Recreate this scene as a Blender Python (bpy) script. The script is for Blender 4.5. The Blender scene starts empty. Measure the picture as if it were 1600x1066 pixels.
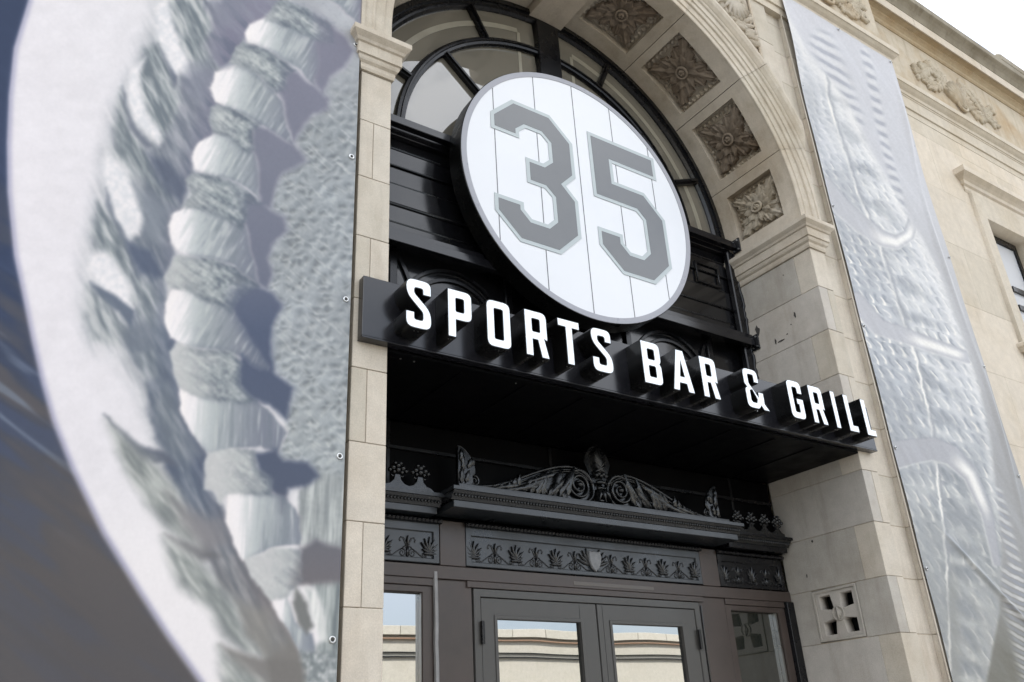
import bpy, bmesh, math, random
import numpy as np
from mathutils import Vector, Matrix
R = math.radians
PI = math.pi
random.seed(7)
rng = np.random.default_rng(7)
C = bpy.context.scene.collection
SC = bpy.context.scene

# ------------------------------------------------------------------ camera
CAM = Vector((-3.9644, -3.9, 1.6))
CR = Vector((0.83291664, -0.55115492, -0.0497808))
CU = Vector((-0.20283671, -0.38774505, 0.89917243))
CF = Vector((0.51488556, 0.7388383, 0.43475375))
FPX = 1333.41
cam_data = bpy.data.cameras.new('camera')
cam = bpy.data.objects.new('camera', cam_data)
C.objects.link(cam)
cam_data.sensor_width = 36.0
cam_data.lens = 36.0 * FPX / 1600.0
cam_data.clip_start = 0.05
cam_data.clip_end = 2000
M = Matrix.Identity(4)
for i in range(3):
    M[i][0], M[i][1], M[i][2], M[i][3] = CR[i], CU[i], -CF[i], CAM[i]
cam.matrix_world = M
SC.camera = cam

# ------------------------------------------------------------------ world, sun, exposure
SUN_EL, SUN_AZ = R(48), R(25)          # the sun stands behind the building: azimuth measured from +Y towards +X
w = bpy.data.worlds.new('World'); SC.world = w; w.use_nodes = True
nt = w.node_tree; nt.nodes.clear()
sky = nt.nodes.new('ShaderNodeTexSky'); sky.sky_type = 'NISHITA'; sky.sun_disc = False
sky.sun_elevation = SUN_EL; sky.sun_rotation = SUN_AZ; sky.dust_density = 2.0
tc = nt.nodes.new('ShaderNodeTexCoord')
mp = nt.nodes.new('ShaderNodeMapping'); mp.inputs['Scale'].default_value = (1, 1, 2.2)
nz = nt.nodes.new('ShaderNodeTexNoise'); nz.inputs['Scale'].default_value = 2.3; nz.inputs['Detail'].default_value = 7
nz.inputs['Roughness'].default_value = 0.58
cr = nt.nodes.new('ShaderNodeValToRGB'); cr.color_ramp.elements[0].position = 0.36; cr.color_ramp.elements[1].position = 0.52
mixc = nt.nodes.new('ShaderNodeMix'); mixc.data_type = 'RGBA'
bgn = nt.nodes.new('ShaderNodeBackground'); bgn.inputs['Strength'].default_value = 0.12
out = nt.nodes.new('ShaderNodeOutputWorld')
nt.links.new(tc.outputs['Generated'], mp.inputs['Vector']); nt.links.new(mp.outputs[0], nz.inputs['Vector'])
nt.links.new(nz.outputs['Fac'], cr.inputs['Fac'])
sxyz = nt.nodes.new('ShaderNodeSeparateXYZ'); nt.links.new(tc.outputs['Generated'], sxyz.inputs[0])
mr = nt.nodes.new('ShaderNodeMapRange'); mr.inputs['From Min'].default_value = 0.10; mr.inputs['From Max'].default_value = 0.42; mr.inputs['To Min'].default_value = 0.25
nt.links.new(sxyz.outputs['Z'], mr.inputs['Value'])
mm = nt.nodes.new('ShaderNodeMath'); mm.operation = 'MULTIPLY'; nt.links.new(cr.outputs['Color'], mm.inputs[0]); nt.links.new(mr.outputs[0], mm.inputs[1])
nt.links.new(mm.outputs[0], mixc.inputs['Factor'])
nt.links.new(sky.outputs['Color'], mixc.inputs[6]); mixc.inputs[7].default_value = (9.5, 9.8, 10.4, 1)
nt.links.new(mixc.outputs[2], bgn.inputs['Color']); nt.links.new(bgn.outputs[0], out.inputs['Surface'])
sun_d = bpy.data.lights.new('sun', 'SUN'); sun_d.energy = 3.6; sun_d.angle = R(0.6); sun_d.color = (1, 0.95, 0.87)
sun = bpy.data.objects.new('sun', sun_d); C.objects.link(sun)
sdir = Vector((math.sin(SUN_AZ) * math.cos(SUN_EL), math.cos(SUN_AZ) * math.cos(SUN_EL), math.sin(SUN_EL)))
sun.rotation_euler = sdir.to_track_quat('Z', 'Y').to_euler()
sun.location = (0, 0, 30)
SC.view_settings.view_transform = 'Standard'; SC.view_settings.look = 'None'
SC.view_settings.exposure = 1.27; SC.view_settings.gamma = 1.0
SC.view_settings.use_curve_mapping = False
SC.cycles.max_bounces = 8; SC.cycles.diffuse_bounces = 4; SC.cycles.glossy_bounces = 5
SC.cycles.use_denoising = True

# ------------------------------------------------------------------ materials
def newmat(name):
    m = bpy.data.materials.new(name); m.use_nodes = True
    n = m.node_tree.nodes; b = n['Principled BSDF']
    return m, m.node_tree, b

def node(t, kind, **kw):
    n = t.nodes.new(kind)
    for k, v in kw.items():
        if k.startswith('_'): setattr(n, k[1:], v)
        else: n.inputs[k].default_value = v
    return n

def ramp(t, src, stops):
    r = t.nodes.new('ShaderNodeValToRGB')
    e = r.color_ramp.elements
    while len(e) < len(stops): e.new(0.5)
    for el, (p, c) in zip(e, stops):
        el.position = p; el.color = (c[0], c[1], c[2], 1) if isinstance(c, tuple) else (c, c, c, 1)
    t.links.new(src, r.inputs['Fac'])
    return r.outputs['Color']

def mul(t, a, b, fac=1.0, mode='MULTIPLY'):
    m = t.nodes.new('ShaderNodeMix'); m.data_type = 'RGBA'; m.blend_type = mode
    if isinstance(fac, float): m.inputs[0].default_value = fac
    else: t.links.new(fac, m.inputs[0])
    for s, i in ((a, 6), (b, 7)):
        if isinstance(s, tuple): m.inputs[i].default_value = (*s, 1)
        else: t.links.new(s, m.inputs[i])
    return m.outputs[2]

def stone(name, col, stain=(0.62, 0.52, 0.40), stain_amt=0.5, rough=0.85, bump=0.25, pit=0.5, hv=0.10, streak=0.35):
    m, t, b = newmat(name)
    g = node(t, 'ShaderNodeNewGeometry'); P = g.outputs['Position']
    oi = node(t, 'ShaderNodeObjectInfo')
    n1 = node(t, 'ShaderNodeTexNoise', Scale=1.3, Detail=6.0, Roughness=0.62)
    n2 = node(t, 'ShaderNodeTexNoise', Scale=9.0, Detail=5.0, Roughness=0.7)
    n3 = node(t, 'ShaderNodeTexNoise', Scale=120.0, Detail=3.0, Roughness=0.7)
    mp = node(t, 'ShaderNodeMapping'); mp.inputs['Scale'].default_value = (5.0, 5.0, 0.55)
    n4 = node(t, 'ShaderNodeTexNoise', Scale=1.6, Detail=5.0, Roughness=0.6)
    vo = node(t, 'ShaderNodeTexVoronoi', Scale=42.0)
    for x in (n1, n2, n3, mp, vo): t.links.new(P, x.inputs['Vector'])
    t.links.new(mp.outputs[0], n4.inputs['Vector'])
    c = ramp(t, oi.outputs['Random'], [(0.0, (col[0] * (1 - hv), col[1] * (1 - hv), col[2] * (1 - hv * 1.2))), (0.5, col), (1.0, (col[0] * (1 + hv * 0.6), col[1] * (1 + hv * 0.5), col[2] * (1 + hv * 0.4)))])
    c = mul(t, c, ramp(t, n2.outputs['Fac'], [(0.3, 0.90), (0.7, 1.06)]))
    c = mul(t, c, ramp(t, n3.outputs['Fac'], [(0.3, 0.88), (0.7, 1.08)]))
    f = ramp(t, n1.outputs['Fac'], [(0.46, 0.0), (0.70, stain_amt)])
    c = mul(t, c, stain, f)
    f2 = ramp(t, n4.outputs['Fac'], [(0.52, 0.0), (0.74, streak)])
    c = mul(t, c, (0.55, 0.50, 0.44), f2)
    pf = ramp(t, vo.outputs['Distance'], [(0.05, pit), (0.11, 0.0)])
    c = mul(t, c, (0.62, 0.56, 0.48), pf)
    t.links.new(c, b.inputs['Base Color']); b.inputs['Roughness'].default_value = rough
    b.inputs['Specular IOR Level'].default_value = 0.25
    bp = node(t, 'ShaderNodeBump', Strength=bump, Distance=0.004)
    ad = node(t, 'ShaderNodeMath', _operation='ADD')
    t.links.new(n3.outputs['Fac'], ad.inputs[0]); t.links.new(n2.outputs['Fac'], ad.inputs[1])
    t.links.new(ad.outputs[0], bp.inputs['Height']); t.links.new(bp.outputs[0], b.inputs['Normal'])
    return m

def plain(name, col, rough=0.5, metallic=0.0, spec=0.5, var=0.12, scale=6.0, bump=0.0, coat=0.0, rv=0.1):
    m, t, b = newmat(name)
    g = node(t, 'ShaderNodeNewGeometry')
    n = node(t, 'ShaderNodeTexNoise', Scale=scale, Detail=5.0, Roughness=0.6)
    t.links.new(g.outputs['Position'], n.inputs['Vector'])
    c = ramp(t, n.outputs['Fac'], [(0.3, tuple(x * (1 - var) for x in col)), (0.7, tuple(min(1, x * (1 + var)) for x in col))])
    t.links.new(c, b.inputs['Base Color'])
    r = ramp(t, n.outputs['Fac'], [(0.3, max(0, rough - rv)), (0.7, min(1, rough + rv))])
    t.links.new(r, b.inputs['Roughness'])
    b.inputs['Metallic'].default_value = metallic; b.inputs['Specular IOR Level'].default_value = spec
    b.inputs['Coat Weight'].default_value = coat; b.inputs['Coat Roughness'].default_value = 0.08
    if bump:
        n2 = node(t, 'ShaderNodeTexNoise', Scale=scale * 12, Detail=3.0)
        t.links.new(g.outputs['Position'], n2.inputs['Vector'])
        bp = node(t, 'ShaderNodeBump', Strength=bump, Distance=0.003)
        t.links.new(n2.outputs['Fac'], bp.inputs['Height']); t.links.new(bp.outputs[0], b.inputs['Normal'])
    return m

def glass(name, ior=2.0, base=(0.012, 0.014, 0.013), tint=(1, 1, 1), rough=0.008, wob=0.04):
    m, t, b = newmat(name)
    b.inputs['Base Color'].default_value = (*base, 1); b.inputs['Roughness'].default_value = 0.4
    b.inputs['Specular IOR Level'].default_value = 0.0
    gl = node(t, 'ShaderNodeBsdfGlossy', Roughness=rough); gl.inputs['Color'].default_value = (*tint, 1)
    fr = node(t, 'ShaderNodeFresnel', IOR=ior)
    mx = node(t, 'ShaderNodeMixShader')
    g = node(t, 'ShaderNodeNewGeometry'); n = node(t, 'ShaderNodeTexNoise', Scale=1.6, Detail=1.0)
    t.links.new(g.outputs['Position'], n.inputs['Vector'])
    bp = node(t, 'ShaderNodeBump', Strength=wob, Distance=0.02)
    t.links.new(n.outputs['Fac'], bp.inputs['Height']); t.links.new(bp.outputs[0], gl.inputs['Normal'])
    t.links.new(fr.outputs[0], mx.inputs[0]); t.links.new(b.outputs[0], mx.inputs[1]); t.links.new(gl.outputs[0], mx.inputs[2])
    t.links.new(mx.outputs[0], t.nodes['Material Output'].inputs['Surface'])
    return m

MAT = {
 'stone': stone('limestone', (0.535, 0.480, 0.400), pit=0.35, hv=0.10, stain_amt=0.35),
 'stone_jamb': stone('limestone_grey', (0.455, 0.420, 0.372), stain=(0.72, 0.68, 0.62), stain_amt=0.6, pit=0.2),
 'stone_warm': stone('limestone_cream', (0.590, 0.520, 0.425), stain=(0.80, 0.72, 0.58), pit=0.05, stain_amt=0.4, streak=0.2, bump=0.1),
 'stone_arch': stone('limestone_arch', (0.535, 0.475, 0.390), stain=(0.62, 0.54, 0.43), stain_amt=0.6, pit=0.1),
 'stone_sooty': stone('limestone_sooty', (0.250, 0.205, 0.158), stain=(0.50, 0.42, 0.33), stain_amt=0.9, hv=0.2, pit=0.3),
 'stone_frieze': stone('limestone_frieze', (0.520, 0.450, 0.350), stain=(0.78, 0.62, 0.42), stain_amt=0.8, pit=0.1, streak=0.5),
 'mortar': stone('mortar', (0.430, 0.370, 0.290), hv=0.0),
 'soffit': plain('matt_black_soffit', (0.002, 0.002, 0.0024), rough=0.45, spec=0.06, var=0.1),
 'black': plain('black_paint', (0.005, 0.005, 0.006), rough=0.28, spec=0.4, var=0.2, rv=0.07, bump=0.05),
 'black_gloss': plain('black_gloss_panel', (0.006, 0.006, 0.007), rough=0.16, spec=0.6, rv=0.04),
 'board': plain('black_aluminium', (0.008, 0.008, 0.010), rough=0.20, spec=0.6, rv=0.03),
 'cast': plain('dark_cast_metal', (0.007, 0.0075, 0.008), rough=0.24, spec=0.65, var=0.4, scale=14, bump=0.15, rv=0.10),
 'blue_grey': plain('blue_grey_metal', (0.017, 0.020, 0.023), rough=0.34, spec=0.65, var=0.25, scale=5, bump=0.1),
 'bronze': plain('brown_bronze_cladding', (0.050, 0.037, 0.031), rough=0.42, spec=0.5, var=0.3, scale=2.2, rv=0.12),
 'door': plain('grey_door_paint', (0.056, 0.053, 0.048), rough=0.38, spec=0.5, var=0.12, scale=4),
 'letter_side': plain('black_letter_side', (0.004, 0.004, 0.004), rough=0.30, spec=0.25),
 'white_face': plain('white_sign_face', (0.68, 0.685, 0.70), rough=0.16, spec=0.5, var=0.01, rv=0.03),
 'letter_face': plain('white_letter_face', (0.88, 0.93, 0.97), rough=0.25, spec=0.4, var=0.01),
 'rim': plain('grey_sign_rim', (0.300, 0.300, 0.325), rough=0.35, var=0.05),
 'digit': plain('grey_digit_print', (0.135, 0.139, 0.143), rough=0.2, var=0.03, rv=0.03),
 'digit_edge': plain('pale_digit_border', (0.40, 0.44, 0.44), rough=0.2, var=0.03, rv=0.03),
 'pin': plain('pinstripe_print', (0.12, 0.12, 0.13), rough=0.2, var=0.03),
 'steel': plain('bright_steel', (0.55, 0.55, 0.54), rough=0.3, metallic=1.0, var=0.15),
 'tape': plain('faded_tape', (0.105, 0.092, 0.080), rough=0.5),
 'shield': plain('grey_cast_shield', (0.16, 0.16, 0.16), rough=0.45, var=0.3, scale=20),
 'caulk': plain('pale_caulk_strip', (0.27, 0.265, 0.26), rough=0.6, var=0.2, scale=12),
 'pit': plain('dark_scar', (0.05, 0.045, 0.04), rough=0.9),
 'dark': plain('dark_cavity', (0.01, 0.01, 0.01), rough=0.9),
 'glass': glass('window_glass', ior=2.1, base=(0.17, 0.155, 0.125)),
 'trim': plain('cream_inner_trim', (0.30, 0.275, 0.215), rough=0.4),
 'glass_sky_white': glass('sky_reflection_glass', ior=2.0, base=(0.62, 0.63, 0.66)),  # bright sky reflection is put into the pane's white base colour
 'stone_crown': stone('weathered_crown_stone', (0.300, 0.265, 0.205), stain=(0.6, 0.56, 0.5), stain_amt=0.8, streak=0.6, pit=0.1),
 'stone_soffit': stone('stained_cornice_stone', (0.46, 0.37, 0.25), stain=(0.75, 0.6, 0.4), stain_amt=0.6, streak=0.3, pit=0),
 'glass_door': glass('door_glass', ior=4.2),
 'glass_dark': glass('side_glass', ior=2.2, base=(0.02, 0.022, 0.018)),
 'cream': stone('cream_painted_wall', (0.66, 0.64, 0.57), stain=(0.9, 0.88, 0.82), stain_amt=0.3, pit=0.0, streak=0.1),
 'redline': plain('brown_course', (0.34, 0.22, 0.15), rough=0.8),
 'asphalt': plain('asphalt', (0.05, 0.05, 0.05), rough=0.9, var=0.3, scale=40, bump=0.4),
 'paving': plain('concrete_paving', (0.40, 0.38, 0.35), rough=0.85, var=0.15, scale=5, bump=0.2),
 'kerb': plain('kerb_stone', (0.36, 0.35, 0.33), rough=0.85),
 'paint': plain('road_paint', (0.75, 0.74, 0.68), rough=0.7),
}

# ------------------------------------------------------------------ object helpers
BASE = {}
def link(o, parent=None):
    C.objects.link(o)
    if parent is not None: o.parent = parent
    return o

def thing(name, label, cat, loc=(0, 0, 0), group=None):
    o = bpy.data.objects.new(name, None); o.location = loc; o.empty_display_size = 0.2
    C.objects.link(o); o['label'] = label; o['category'] = cat
    if group: o['group'] = group
    BASE[o.name] = Vector(loc)
    return o

def origin_of(o):
    v = Vector((0, 0, 0))
    while o is not None:
        v += o.location; o = o.parent
    return v

class MB:
    """collects vertices and faces in world coordinates"""
    def __init__(s): s.v = []; s.f = []; s.m = []; s.k = 0; s.n = 0
    def add(s, verts, faces, mat=0):
        s.v.append(np.asarray(verts, float).reshape(-1, 3)); 
        for f in faces: s.f.append(tuple(i + s.n for i in f)); s.m.append(mat)
        s.n += len(s.v[-1]); return s
    def box(s, x0, x1, y0, y1, z0, z1, mat=0):
        v = [(x0, y0, z0), (x1, y0, z0), (x1, y1, z0), (x0, y1, z0), (x0, y0, z1), (x1, y0, z1), (x1, y1, z1), (x0, y1, z1)]
        return s.add(v, [(0, 3, 2, 1), (4, 5, 6, 7), (0, 1, 5, 4), (1, 2, 6, 5), (2, 3, 7, 6), (3, 0, 4, 7)], mat)
    def grid(s, V, closed_u=False, closed_v=False, mat=0, flip=False):
        V = np.asarray(V, float); nu, nv = V.shape[:2]
        F = []
        for i in range(nu if closed_u else nu - 1):
            for j in range(nv if closed_v else nv - 1):
                a, b, c, d = i * nv + j, ((i + 1) % nu) * nv + j, ((i + 1) % nu) * nv + (j + 1) % nv, i * nv + (j + 1) % nv
                F.append((a, d, c, b) if flip else (a, b, c, d))
        return s.add(V.reshape(-1, 3), F, mat)
    def tube(s, pts, r, n=6, mat=0, cap=True):
        pts = [Vector(p) for p in pts]; N = len(pts)
        rr = r if hasattr(r, '__len__') else [r] * N
        rings = []; up = None
        for i, p in enumerate(pts):
            t = (pts[min(i + 1, N - 1)] - pts[max(i - 1, 0)]).normalized()
            if up is None: up = t.orthogonal().normalized()
            up = (up - t * up.dot(t)).normalized(); sd = t.cross(up)
            rings.append([p + (up * math.cos(a) + sd * math.sin(a)) * rr[i] for a in [2 * PI * k / n for k in range(n)]])
        base = s.n
        s.grid(np.array([[tuple(q) for q in ring] for ring in rings]), closed_v=True, mat=mat)
        if cap:
            s.f.append(tuple(base + k for k in range(n))); s.m.append(mat)
            s.f.append(tuple(base + (N - 1) * n + n - 1 - k for k in range(n))); s.m.append(mat)
        return s
    def ball(s, c, r, nu=8, nv=6, sc=(1, 1, 1), mat=0):
        V = [[(c[0] + r * sc[0] * math.sin(PI * j / nv) * math.cos(2 * PI * i / nu), c[1] + r * sc[1] * math.sin(PI * j / nv) * math.sin(2 * PI * i / nu), c[2] + r * sc[2] * math.cos(PI * j / nv)) for j in range(nv + 1)] for i in range(nu)]
        return s.grid(np.array(V), closed_u=True, mat=mat, flip=True)
    def xform(s, fn):
        s.v = [fn(np.concatenate(s.v))] if s.v else s.v
        return s
    def mesh(s, name, mats, smooth=False, off=(0, 0, 0)):
        me = bpy.data.meshes.new(name)
        V = np.concatenate(s.v) - np.array(off)
        me.from_pydata(V.tolist(), [], s.f)
        for m in (mats if isinstance(mats, (list, tuple)) else [mats]): me.materials.append(m)
        if max(s.m, default=0) > 0: me.polygons.foreach_set('material_index', s.m)
        if smooth: me.polygons.foreach_set('use_smooth', [True] * len(me.polygons))
        me.update()
        return me
    def build(s, name, mats, parent=None, smooth=False, label=None, bevel=0.0):
        off = origin_of(parent) if parent is not None else Vector((0, 0, 0))
        me = s.mesh(name, mats, smooth, tuple(off))
        bm = bmesh.new(); bm.from_mesh(me)
        if bevel:
            bmesh.ops.bevel(bm, geom=list(bm.edges), offset=bevel, segments=1, affect='EDGES', clamp_overlap=True)
        bmesh.ops.recalc_face_normals(bm, faces=bm.faces)
        bm.to_mesh(me); bm.free()
        o = bpy.data.objects.new(name, me); link(o, parent)
        if label: o['label'] = label
        return o

def block(name, x0, x1, y0, y1, z0, z1, mat, parent, bevel=0.004, label=None):
    return MB().box(x0, x1, y0, y1, z0, z1).build(name, mat, parent, bevel=bevel, label=label)

def poly_mesh(name, loops, depth, bevel=0.0, res=1):
    """filled 2-D shape with holes, extruded: lies in local XY, thickness along Z centred on 0"""
    cu = bpy.data.curves.new(name, 'CURVE'); cu.dimensions = '2D'; cu.fill_mode = 'BOTH'
    cu.extrude = depth / 2; cu.bevel_depth = bevel; cu.bevel_resolution = 0
    if bevel: cu.offset = -bevel
    for lp in loops:
        sp = cu.splines.new('POLY'); sp.points.add(len(lp) - 1)
        sp.points.foreach_set('co', [c for p in lp for c in (p[0], p[1], 0, 1)]); sp.use_cyclic_u = True
    o = bpy.data.objects.new(name, cu)
    me = bpy.data.meshes.new_from_object(o)
    bpy.data.objects.remove(o); bpy.data.curves.remove(cu)
    me.name = name
    return me

def place_xz(me, y, mats):
    """turn a poly_mesh (X,Y,thickness) into the facade plane: X, Z, thickness along Y centred at y"""
    n = len(me.vertices); co = np.zeros(n * 3); me.vertices.foreach_get('co', co); co = co.reshape(-1, 3)
    new = np.stack([co[:, 0], y - co[:, 2], co[:, 1]], 1)
    me.vertices.foreach_set('co', new.ravel())
    me.materials.clear()
    for m in (mats if isinstance(mats, (list, tuple)) else [mats]): me.materials.append(m)
    me.update()
    return me

def plate(name, loops, y0, y1, mat, parent, bevel=0.0, label=None):
    me = place_xz(poly_mesh(name, loops, y1 - y0 - 2 * bevel, bevel), (y0 + y1) / 2, mat)
    off = origin_of(parent) if parent is not None else Vector((0, 0, 0))
    me.transform(Matrix.Translation(-off))
    o = bpy.data.objects.new(name, me); link(o, parent)
    if label: o['label'] = label
    return o

def arc(cx, cz, r, a0, a1, n):
    return [(cx + r * math.cos(R(a0 + (a1 - a0) * i / n)), cz + r * math.sin(R(a0 + (a1 - a0) * i / n))) for i in range(n + 1)]

def sector(r0, r1, a0, a1, n=14, cx=0.0, cz=6.046):
    return arc(cx, cz, r1, a0, a1, n) + arc(cx, cz, r0, a1, a0, n)

def sweep(name, path, prof, mat, parent, closed=False, smooth=False):
    """profile [(out, z)] swept along a plan polyline [(x, y)], outward = right-hand side of the walk"""
    P = [Vector((p[0], p[1])) for p in path]; N = len(P); rows = []
    for i, p in enumerate(P):
        d0 = (P[i] - P[i - 1]).normalized() if i > 0 else (P[1] - P[0]).normalized()
        d1 = (P[i + 1] - P[i]).normalized() if i < N - 1 else d0
        n0, n1 = Vector((d0.y, -d0.x)), Vector((d1.y, -d1.x))
        nn = (n0 + n1); nn = nn / max(1e-6, (1 + n0.dot(n1)))
        rows.append([(p.x + nn.x * o, p.y + nn.y * o, z) for o, z in prof])
    mb = MB(); mb.grid(np.array(rows))
    k = len(prof)
    mb.f.append(tuple(range(k))); mb.m.append(0)
    mb.f.append(tuple((N - 1) * k + j for j in reversed(range(k)))); mb.m.append(0)
    return mb.build(name, mat, parent, smooth=smooth)
# ================================================================== the setting
def setting(name, mb, mat):
    o = mb.build(name, mat); o['kind'] = 'structure'; return o
setting('ground', MB().box(-400, 400, -400, 400, -0.6, -0.16), MAT['paving'])
setting('pavement', MB().box(-60, 60, -5.2, 1.0, -0.159, 0.0), MAT['paving'])
setting('road', MB().box(-60, 60, -17.8, -5.35, -0.159, -0.13), MAT['asphalt'])
setting('far_pavement', MB().box(-60, 60, -22.5, -17.95, -0.159, 0.0), MAT['paving'])
kb = MB(); kb.box(-60, 60, -5.348, -5.202, -0.159, 0.01); kb.box(-60, 60, -17.948, -17.802, -0.159, 0.01)
setting('kerb', kb, MAT['kerb'])
pm = MB()
for i in range(-14, 15): pm.box(i * 4.0, i * 4.0 + 2.0, -11.65, -11.53, -0.126, -0.122)
setting('road_marking', pm, MAT['paint'])

# ================================================================== the stone building
ZC = 6.046; RI = 2.092
bld = thing('stone_building', 'tan limestone bank-like building with a coffered entrance arch, carved frieze and cornice', 'building', (0, 0.5, 0))
ZJ = [-0.10, 0.32, 0.74, 1.00, 1.42, 1.84, 2.262, 2.675, 3.09, 3.508, 3.93, 4.345, 4.768, 5.195, 5.587]
G = 0.0018
# backing walls (mortar) just behind the face of the stones
mb = MB()
for s in (-1, 1):
    def bx(a, b, y0, y1, z0, z1): mb.box(min(s * a, s * b), max(s * a, s * b), y0, y1, z0, z1)
    if s < 0: bx(2.098, 2.295, 0.008, 0.94, -0.1, 5.60)
    else:
        bx(2.098, 2.295, 0.008, 0.94, -0.1, 2.268); bx(2.098, 2.295, 0.008, 0.94, 2.672, 5.60)
        bx(2.098, 2.295, 0.008, 0.284, 2.268, 2.672); bx(2.098, 2.295, 0.715, 0.94, 2.268, 2.672)
    bx(2.290, 2.62, 0.050, 0.94, -0.1, 8.9)
    bx(2.578, 4.612, 0.02, 0.94, -0.1, 8.9)
    bx(4.60, 4.70, 0.262, 0.94, -0.1, 8.9)
mb.build('mortar_core', MAT['mortar'], bld)
for s in (-1, 1):
    for k in range(len(ZJ) - 1):
        z0, z1 = ZJ[k] + G, ZJ[k + 1] - G
        typeA = (k % 2 == 1)
        j = lambda a=0.0015: random.uniform(-a, a)
        def bb(a, b, y0, y1, mat, nm='stone'):
            x0, x1 = sorted((s * a, s * b)); block(nm, x0, x1, y0, y1, z0, z1, mat, bld, bevel=0.0025)
        jm = MAT['stone_jamb']; st = MAT['stone']
        if typeA:   # upright joint on the reveal
            bb(2.092 + j(), 2.300, 0.0 + j(), 0.1885, st)
            bb(2.092 + j(), 2.20, 0.192, 0.938, jm)
        elif s > 0 and k == 6:   # this course holds the pierced vent
            bb(2.092, 2.207, 0.0, 0.283, jm); bb(2.092, 2.207, 0.716, 0.938, jm)
            bb(2.213, 2.300 + j(), 0.0 + j(), 0.14, st)
        else:       # upright joint on the front
            bb(2.092 + j(), 2.207, 0.0 + j(), 0.938, jm if s > 0 else st)
            bb(2.211, 2.300 + j(), 0.0 + j(), 0.14, st)
    # recessed strip between the arch pier and the pilaster, and the pilaster itself
    zs = ZJ[:-1] + [5.62, 6.04, 6.46, 6.88, 7.30, 7.72, 8.14, 8.56, 8.9]
    for k in range(len(zs) - 1):
        z0, z1 = zs[k] + 0.002, zs[k + 1] - 0.002
        x0, x1 = sorted((s * 2.303, s * 2.568)); block('stone', x0, x1, 0.048, 0.2, z0, z1, MAT['stone'], bld)
        x0, x1 = sorted((s * 2.570, s * 4.62)); block('stone', x0, x1, 0.010, 0.25, z0, z1, MAT['stone'], bld)
# right wing wall in ashlar, with its window opening
WX0, WX1, WZ0, WZ1 = 6.41, 7.42, 5.10, 7.45
YW = 0.25
mb = MB()
for s in (1, -1):
    a, b = (4.63, 40) if s > 0 else (-40, -4.63)
    if s > 0:
        mb.box(a, WX0 - .01, YW + .012, 0.94, -0.1, 9.0); mb.box(WX1 + .01, b, YW + .012, 0.94, -0.1, 9.0)
        mb.box(WX0 - .011, WX1 + .011, YW + .012, 0.94, -0.1, WZ0 - .01); mb.box(WX0 - .011, WX1 + .011, YW + .012, 0.94, WZ1 + .01, 9.0)
    else: mb.box(a, b, YW + .012, 0.94, -0.1, 9.0)
mb.build('wing_core', MAT['mortar'], bld)
zr = [-0.1, 0.9] + [0.9 + 0.839 * i for i in range(1, 10)]
zr = [z for z in zr if z < 8.6] + [8.7]
for k in range(len(zr) - 1):
    z0, z1 = zr[k] + 0.0007, zr[k + 1] - 0.0007
    xs = [4.622 if k % 2 else 4.622]; x = 4.622 + (0.95 if k % 2 else 1.78)
    while x < 12: xs.append(x); x += 1.66
    xs.append(13.0)
    for a, b in zip(xs[:-1], xs[1:]):
        segs = [(a, b, z0, z1)]
        if b > WX0 - 0.2 and a < WX1 + 0.2 and z1 > WZ0 - 0.05 and z0 < WZ1 + 0.2:
            ns = []
            if a < WX0 - 0.2: ns.append((a, WX0 - 0.2, z0, z1))
            if b > WX1 + 0.2: ns.append((WX1 + 0.2, b, z0, z1))
            if z1 > WZ1 + 0.2: ns.append((max(a, WX0 - .2), min(b, WX1 + .2), WZ1 + 0.2, z1))
            if z0 < WZ0 - 0.05: ns.append((max(a, WX0 - .2), min(b, WX1 + .2), z0, WZ0 - 0.05))
            segs = ns
        for (p, q, u, v) in segs:
            if q - p > 0.02: block('stone', p + 0.0006, q - 0.0006, YW + random.uniform(0, .0012), YW + 0.2, u, v, MAT['stone_warm'], bld, bevel=0.0012)
# roof slab and rear mass, which keep the sun off the front
block('roof_mass', -40, 40, 1.6, 16, -0.1, 10.5, MAT['stone_warm'], bld, bevel=0)
block('upper_mass', -40, 40, 0.945, 1.599, 8.2, 10.5, MAT['stone_warm'], bld, bevel=0)
for a, b in ((-40, -2.10), (2.30, 40)): block('rear_mass', a, b, 0.945, 1.599, -0.1, 8.199, MAT['stone_warm'], bld, bevel=0)

# impost mouldings, right and left
ip = [(0.0, 5.590), (0.012, 5.592), (0.018, 5.612), (0.018, 5.640), (0.034, 5.655), (0.040, 5.672), (0.040, 5.690), (0.052, 5.694), (0.052, 5.775), (0.064, 5.782), (0.072, 5.800), (0.092, 5.822), (0.100, 5.832), (0.100, 5.870), (0.0, 5.880)]
for s in (1, -1):
    path = [(s * 2.30, 0.045), (s * 2.30, 0.0), (s * 2.092, 0.0), (s * 2.092, 0.938)]
    if s > 0: path = path   # outward is towards the opening / the street
    pr = ip
    P = path if s < 0 else path
    # walk so that the right-hand side is outward
    if s > 0: P = [(2.092, 0.938), (2.092, 0.0), (2.30, 0.0), (2.30, 0.06)]; P = P[::-1]; pr = [(-o, z) for o, z in ip]
    else: P = [(-2.30, 0.06), (-2.30, 0.0), (-2.092, 0.0), (-2.092, 0.938)]
    sweep('impost_moulding', P, pr, MAT['stone_arch'], bld)
    x0, x1 = sorted((s * 2.094, s * 2.299)); block('impost_core', x0, x1, 0.002, 0.937, 5.588, 5.878, MAT['stone_arch'], bld, bevel=0)

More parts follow.
